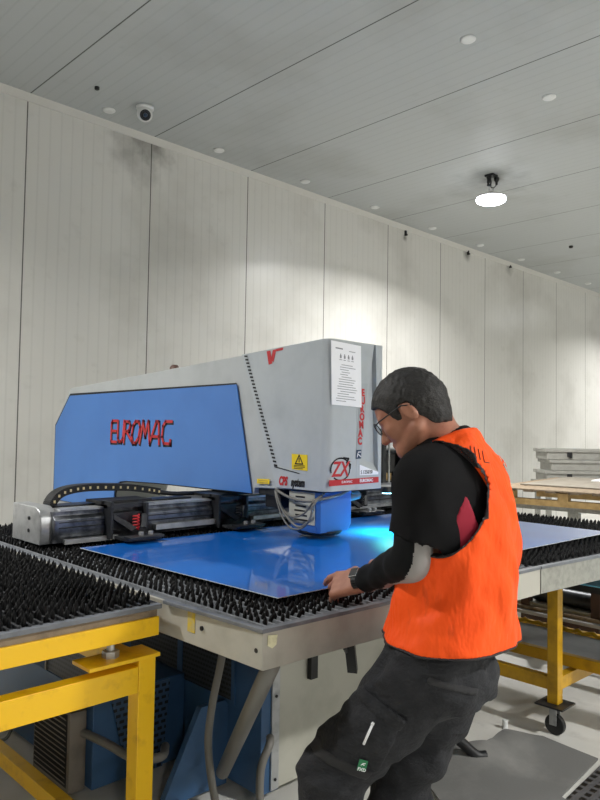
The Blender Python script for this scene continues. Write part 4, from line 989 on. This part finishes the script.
# open neck
NA = (hp(-.035, 0, -.055)-NB).normalized(); NT_ = NB+UP*.026
sl, X, Y, Z = S_.sub(np.array(NB)-.14, np.array(NB)+.14)
ax_ = (X-NB.x)*NA.x+(Y-NB.y)*NA.y+(Z-NB.z)*NA.z
rad = np.sqrt(np.maximum((X-NB.x)**2+(Y-NB.y)**2+(Z-NB.z)**2-ax_**2, 0))
S_.F[sl] = np.maximum(S_.F[sl], Z-(1.506-.26*((X-NB.x)*FW.x+(Y-NB.y)*FW.y))); S_.F[sl] = np.maximum(S_.F[sl], -np.maximum(rad-.060, .006-ax_))
RP = [np.array((1.5751, 1.0865, 1.1808)), np.array((1.668, 0.9956, 1.1829)), np.array((1.6141, 1.039, 1.3435))]
shirt = S_.mesh('shirt', M['shirt'], person)
def layer(Fd, G, name, pts, n, off, m_, par, depth=.09):
    n = np.array(n, float); n /= np.linalg.norm(n); P = [np.array(p, float) for p in pts]; c_ = sum(P)/len(P)
    reg = np.full(Fd.F.shape, -1.0, np.float32)
    for i in range(len(P)):
        a, b = P[i], P[(i+1) % len(P)]; e_ = np.cross(b-a, n); e_ /= np.linalg.norm(e_)
        if (c_-a)@e_ > 0: e_ = -e_
        reg = np.maximum(reg, (Fd.X-a[0])*e_[0]+(Fd.Y-a[1])*e_[1]+(Fd.Z-a[2])*e_[2])
    reg = np.maximum(reg, -((Fd.X-c_[0])*n[0]+(Fd.Y-c_[1])*n[1]+(Fd.Z-c_[2])*n[2])-depth)
    keep = Fd.F; Fd.F = np.maximum(G-off, reg).astype(np.float32); o = Fd.mesh(name, m_, par); Fd.F = keep; return o
G1 = Field((mn[0]-.2, mx[0]+.2, .0058), (mn[1]-.2, mx[1]+.05, .0058), (.86, 1.56, .0058)); G1.loft([q for q in SH], 0); G1.cap(LS-UP*.02, LS.lerp(LE, .3), .06, .06, .06)
layer(G1, G1.F, 'side_panel', RP, Vector((-.70, -.71, .1)), .004, M['crimson'], shirt, .12)
# long sleeves under the short ones
for s_, e_, w_, nm in ((LS, LE, LW, 'near'), (RS, RE, RW, 'far')):
    lo = np.minimum.reduce([np.array(p) for p in (s_, e_, w_)])-.09; hi = np.maximum.reduce([np.array(p) for p in (s_, e_, w_)])+.09
    A_f = Field((lo[0], hi[0], .005), (lo[1], hi[1], .005), (lo[2], hi[2], .005))
    A_f.cap(s_.lerp(e_, .4), e_, .057, .054, 0); A_f.cap(e_, w_, .054, .036, .02); A_f.wrinkle(8, .0036, 30, 90, 8)
    d_ = (w_-e_).normalized(); cw = w_-d_*.012; A_f.plane(cw, d_)
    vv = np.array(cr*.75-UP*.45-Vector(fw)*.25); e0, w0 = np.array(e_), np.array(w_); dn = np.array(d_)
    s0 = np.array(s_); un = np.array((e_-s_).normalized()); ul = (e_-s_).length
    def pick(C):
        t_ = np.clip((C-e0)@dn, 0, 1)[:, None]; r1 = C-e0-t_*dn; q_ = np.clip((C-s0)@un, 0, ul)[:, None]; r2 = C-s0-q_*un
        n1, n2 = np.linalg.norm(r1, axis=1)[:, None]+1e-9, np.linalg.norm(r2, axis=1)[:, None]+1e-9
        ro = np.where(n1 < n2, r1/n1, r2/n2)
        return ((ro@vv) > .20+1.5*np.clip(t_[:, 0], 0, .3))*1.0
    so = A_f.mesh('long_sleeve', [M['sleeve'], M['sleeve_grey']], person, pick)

# ---- vest
V_ = Field((PEL.x-.33, PEL.x+.36, .0044), (PEL.y-.33, PEL.y+.33, .0044), (.90, 1.56, .0044))
V_.loft(VEST, 0)
for q in (LS, RS): V_.cap(NB-UP*.035, q-UP*.005, .090, .073, .05)
for s_, e_ in ((LS, LE), (RS, RE)): V_.cap(s_, s_.lerp(e_, .10), .074, .072, .05)
V_.cap(NB-UP*.02, NB+FW*.014+UP*.03, .092, .082, .02)
V_.F -= .002
V_.wrinkle(11, .0080, 16, 48, 10, (1, 1, .35)); V_.wrinkle(12, .0032, 60, 110, 8, (1, 1, .5))
U_ = Field((PEL.x-.33, PEL.x+.36, .0044), (PEL.y-.33, PEL.y+.33, .0044), (.90, 1.56, .0044))
U_.loft([q for q in SH], 0).cap(NB-UP*.02, NB+FW*.014+UP*.03, .082, .072, .02)
for q in (LS, RS): U_.cap(NB-UP*.035, q-UP*.005, .080, .062, .05)
U_.wrinkle(3, .0048, 25, 70, 8); V_.F = np.minimum(V_.F, U_.F-.009)
AC = Vector((1.582, 1.0579, 1.3174)); tilt = math.radians(8); f1 = FW*math.cos(tilt)+UP*math.sin(tilt); f2 = UP*math.cos(tilt)-FW*math.sin(tilt)
def armhole(grow=0.0):
    p = (V_.X-AC.x)*f1.x+(V_.Y-AC.y)*f1.y+(V_.Z-AC.z)*f1.z; q = (V_.X-AC.x)*f2.x+(V_.Y-AC.y)*f2.y+(V_.Z-AC.z)*f2.z
    el = (np.sqrt((p/.104)**2+(q/.140)**2)-1)*.125-grow
    lat = (V_.X-PEL.x)*LF.x+(V_.Y-PEL.y)*LF.y
    lim = .066+np.clip(V_.Z-AC.z-.03, 0, 1)*.75
    c_ = np.maximum(np.minimum(el, np.maximum(1.28-V_.Z, .138-np.abs(lat))), lim-np.abs(lat)); return c_
V_.F = np.maximum(V_.F, -armhole())
sl, X, Y, Z = V_.sub(np.array(NB)-.2, np.array(NB)+.2)
ax_ = (X-NB.x)*NA.x+(Y-NB.y)*NA.y+(Z-NB.z)*NA.z; rad = np.sqrt(np.maximum((X-NB.x)**2+(Y-NB.y)**2+(Z-NB.z)**2-ax_**2, 0))
V_.F[sl] = np.maximum(V_.F[sl], Z-(1.492-.26*((X-NB.x)*FW.x+(Y-NB.y)*FW.y)-.30*np.maximum(0, np.abs((X-NB.x)*LF.x+(Y-NB.y)*LF.y)-.06)))
hz = (1.7184, 1.1357, 0.9116)[2]
HZ = hz+.012-.03*((V_.X-PEL.x)*FW.x+(V_.Y-PEL.y)*FW.y); V_.F = np.maximum(V_.F, (HZ-V_.Z).astype(np.float32))
vest = V_.mesh('vest', M['vest'], person)
# dark binding round the armhole and hem: a thin roll where the cloth ends
E0 = V_.F.copy(); ah = armhole()
V_.F = np.maximum(np.abs(ah)-.0030, E0-.0030)
V_.F = np.maximum(V_.F, (.11-((V_.X-PEL.x)*LF.x+(V_.Y-PEL.y)*LF.y)))
V_.mesh('armhole_binding', M['piping'], vest)
V_.F = np.maximum(E0-.003, HZ-.004-V_.Z); V_.F = np.maximum(V_.F, V_.Z-HZ-.004)
V_.mesh('hem_binding', M['piping'], vest)

# ---- trousers
T_ = Field((mn[0]-.22, mx[0]+.22, .006), (mn[1]-.22, mx[1]+.1, .006), (.04, .99, .006))
PC = lambda p: (p[0], p[1])
WA = [((1.6973, 1.1551, 0.9337), .160, .115), ((1.6991, 1.1559, 0.8885), .170, .122), ((1.7055, 1.153, 0.8321), .178, .132), ((1.7121, 1.1502, 0.77), .170, .130)]
T_.loft([(c[2], PC(c), a, b) for c, a, b in WA], 0)
T_.cap(LH, LK, .118, .088, .05); T_.cap(RH, RK, .112, .086, .05)
T_.cap(PEL-FW*.03-UP*.04+LF*.06, PEL-FW*.03-UP*.04-LF*.06, .09, .09, .05)
for k_, a_ in ((LK, LA), (RK, RA)): T_.cap(k_, a_, .088, .074, .03)
T_.wrinkle(21, .0078, 26, 66, 10); T_.wrinkle(22, .0026, 70, 130, 8)
T_.plane((0, 0, .055), (0, 0, -1)); T_.plane((0, 0, hz+.008), (0, 0, 1))
trs = T_.mesh('trousers', M['trousers'], person)
G0 = T_.F.copy()
def patch(name, pts, n, off, m_): return layer(T_, G0, name, pts, n, off, m_, trs)
nv = Vector((-.70, -.71, .05))
patch('cargo_pocket', [(1.3998, 1.2218, 0.8164), (1.4956, 1.1326, 0.7407), (1.5057, 1.2185, 0.5852), (1.4185, 1.2997, 0.6557)], nv, .006, M['trousers'])
patch('pocket_flap', [(1.4028, 1.2179, 0.832), (1.5064, 1.1215, 0.7488), (1.4929, 1.1366, 0.7173), (1.3894, 1.233, 0.798)], nv, .010, M['trousers'])
patch('back_pocket', [(1.5649, 1.1145, 0.873), (1.6652, 1.0188, 0.8328), (1.6622, 1.0229, 0.8142), (1.56, 1.1204, 0.8543)], nv, .005, M['trousers_dark'])
patch('knee_patch', [(1.3751, 1.3702, 0.6535), (1.5097, 1.2426, 0.5861), (1.4992, 1.2545, 0.5588), (1.3609, 1.386, 0.6207)], nv, .005, M['trousers_dark'])
patch('belt', [(1.4779, 1.1944, 0.9612), (1.706, 0.9721, 0.9504), (1.707, 0.9726, 0.9239), (1.479, 1.195, 0.932)], nv, .006, M['trousers_dark'])
for a_, nm in ((LA, 0), (RA, 1)):
    bt = Field((a_.x-.2, a_.x+.2, .007), (a_.y-.2, a_.y+.32, .007), (0.0, .24, .007))
    bt.cap(a_+UP*.08, a_, .052, .05, 0).cap(a_-UP*.045, a_+FW*.16-UP*.055, .046, .042, .03).cap(a_-FW*.03-UP*.05, a_+FW*.05-UP*.05, .045, .045, .02); bt.plane((0, 0, .004), (0, 0, -1))
    bt.mesh('boot', M['boot'], person)

# label tag on the cargo pocket, pen in the pocket
def on_thigh(p, back=.0): return Vector(p)
def ray_to(obj, p, dirn):
    mw = obj.matrix_world; o_ = Vector(p)-Vector((person.location)); hit, loc, nr, _ = obj.ray_cast(o_, Vector(dirn)); return (loc+person.location, nr) if hit else (Vector(p), -Vector(dirn))
P0 = Vector((1.1736, 0.9937, 0.7903)); dirv = (Vector((1.9561, 1.6561, 0.3172))-P0).normalized(); lc, nr = ray_to(trs, P0, dirv)
tx = Vector((cr.x, cr.y, -.25)).normalized(); tx = (tx-nr*tx.dot(nr)).normalized(); ty = nr.cross(tx)
lc = lc+nr*.010
tg = MB().slab([lc+tx*a+ty*b for a, b in ((-.012, -.016), (.012, -.016), (.012, .014), (-.012, .014))], nr*.0012).build('brand_tag', mat('green_tag', '1f7a4d', .6), trs)
mb = MB(); strokes(mb, [[(-.004, 0), (0, .005), (.006, .006)], [(.0, .002), (.004, .001)]], .0022, lc+nr*.0014, tx, ty, .0004); write(mb, 'FXD', .012, lc+nr*.0014-tx*.011-ty*.0155, tx, ty, bold=.0003).build('tag_lettering', M['paper'], tg)
P0 = Vector((1.1847, 0.979, 0.8568)); lc, nr = ray_to(trs, P0, (Vector((1.9745, 1.6317, 0.428))-P0).normalized())
P1 = Vector((1.19, 0.9727, 0.8761)); l2, n2 = ray_to(trs, P1, (Vector((1.9833, 1.6211, 0.4602))-P1).normalized())
d_ = (l2-lc).normalized(); b0 = lc+nr*.012
o = MB().tube([b0-d_*.035, b0+d_*.028], .0034, 10).tube([b0+d_*.028, b0+d_*.034], .0042, 10).build('pen', M['paper'], None, smooth=True)
tag(o, 'white pen tucked into the thigh pocket of the trousers', 'pen')

# glasses and watch
gl = MB()
for q in (1, -1):
    c_ = hp(.104, .032*q, -.022); u_, v_ = (HL*math.cos(.15)-HF*.15*q).normalized(), HU
    gl.tube([c_+u_*.025*math.cos(a)+v_*.018*math.sin(a) for a in [i*math.pi/10 for i in range(21)]], .0016, 6)
    gl.tube([c_+u_*.025*q+HU*.006, hp(.075, .074*q, -.016), hp(-.005, .085*q, -.016), hp(-.032, .084*q, -.030)], .0020, 6)
gl.tube([hp(.108, .008, -.018), hp(.110, 0, -.016), hp(.108, -.008, -.018)], .0016, 6)
go = gl.build('glasses', M['ink'], person, smooth=True)
gm = bpy.data.materials.new('lens_glass'); gm.use_nodes = True; gb = gm.node_tree.nodes['Principled BSDF']; gb.inputs['Transmission Weight'].default_value = 1; gb.inputs['Roughness'].default_value = .02; gb.inputs['IOR'].default_value = 1.15; gb.inputs['Base Color'].default_value = lin('dfe6e6')
for q in (1, -1):
    c_ = hp(.104, .032*q, -.022); u_ = (HL*math.cos(.15)-HF*.15*q).normalized()
    MB().slab([c_+u_*.024*math.cos(a)+HU*.017*math.sin(a) for a in [i*math.pi/10 for i in range(20)]], HF*.001).build('lens', gm, go)
for q in (1, -1):
    c_ = hp(.077, .031*q, -.024); MB().lathe(c_, [(.011*math.sin(i*math.pi/10), -.011*math.cos(i*math.pi/10)) for i in range(1, 10)], 16, axis=HF).build('eye', M['paper'], person, smooth=True)
d_ = (KN-LW).normalized(); wc = LW+d_*.012
sdv = d_.cross(UP).normalized(); upv = sdv.cross(d_)
ring = [wc+sdv*.036*math.cos(a)+upv*.028*math.sin(a) for a in [i*math.pi/14 for i in range(29)]]
wt = MB()
for a, b in zip(ring[:-1], ring[1:]): wt.slab([a-d_*.010, a+d_*.010, b+d_*.010, b-d_*.010], ((a+b)/2-wc).normalized()*.004)
wo = wt.build('watch', M['black'], person)
an = -.75
cc = wc+(-sdv*0)+(cr*-.2)*0
ndir = (Vector((-.45, -.55, .70))); ndir = (ndir-d_*ndir.dot(d_)).normalized(); e_ = d_.cross(ndir).normalized()
pc = wc+ndir*.032
wk = MB().slab([pc+d_*a+e_*b for a, b in ((-.016, -.017), (.016, -.017), (.016, .017), (-.016, .017))], ndir*.009).build('watch_case', M['steel'], wo, bevel=.002)
MB().slab([pc+ndir*.0092+d_*a+e_*b for a, b in ((-.013, -.014), (.013, -.014), (.013, .014), (-.013, .014))], ndir*.0008).build('watch_face', M['ink'], wo)

# scribbled marks and a white care tab on the vest
mb = MB()
for a, b in [((1.3109, 0.8198, 1.4703), (1.3149, 0.8173, 1.4469)), ((1.3171, 0.8139, 1.4683), (1.3212, 0.8114, 1.4428)), ((1.3234, 0.808, 1.4642), (1.3274, 0.8054, 1.4408)), ((1.3297, 0.8021, 1.4601), (1.3337, 0.7995, 1.4367)), ((1.3337, 0.7995, 1.4367), (1.3414, 0.7921, 1.4347))]:
    q_ = []
    for u in (0, .33, .66, 1):
        p_ = Vector(a).lerp(Vector(b), u); dn_ = (p_-Vector((0, 0, 1.5))).normalized(); ok_, l_, n_, _ = vest.ray_cast(p_-person.location, dn_)
        if ok_: q_.append(l_+person.location+n_*.0012)
    if len(q_) > 2: mb.tube(q_, .0011, 5)
mb.build('pen_marks', M['piping'], vest)
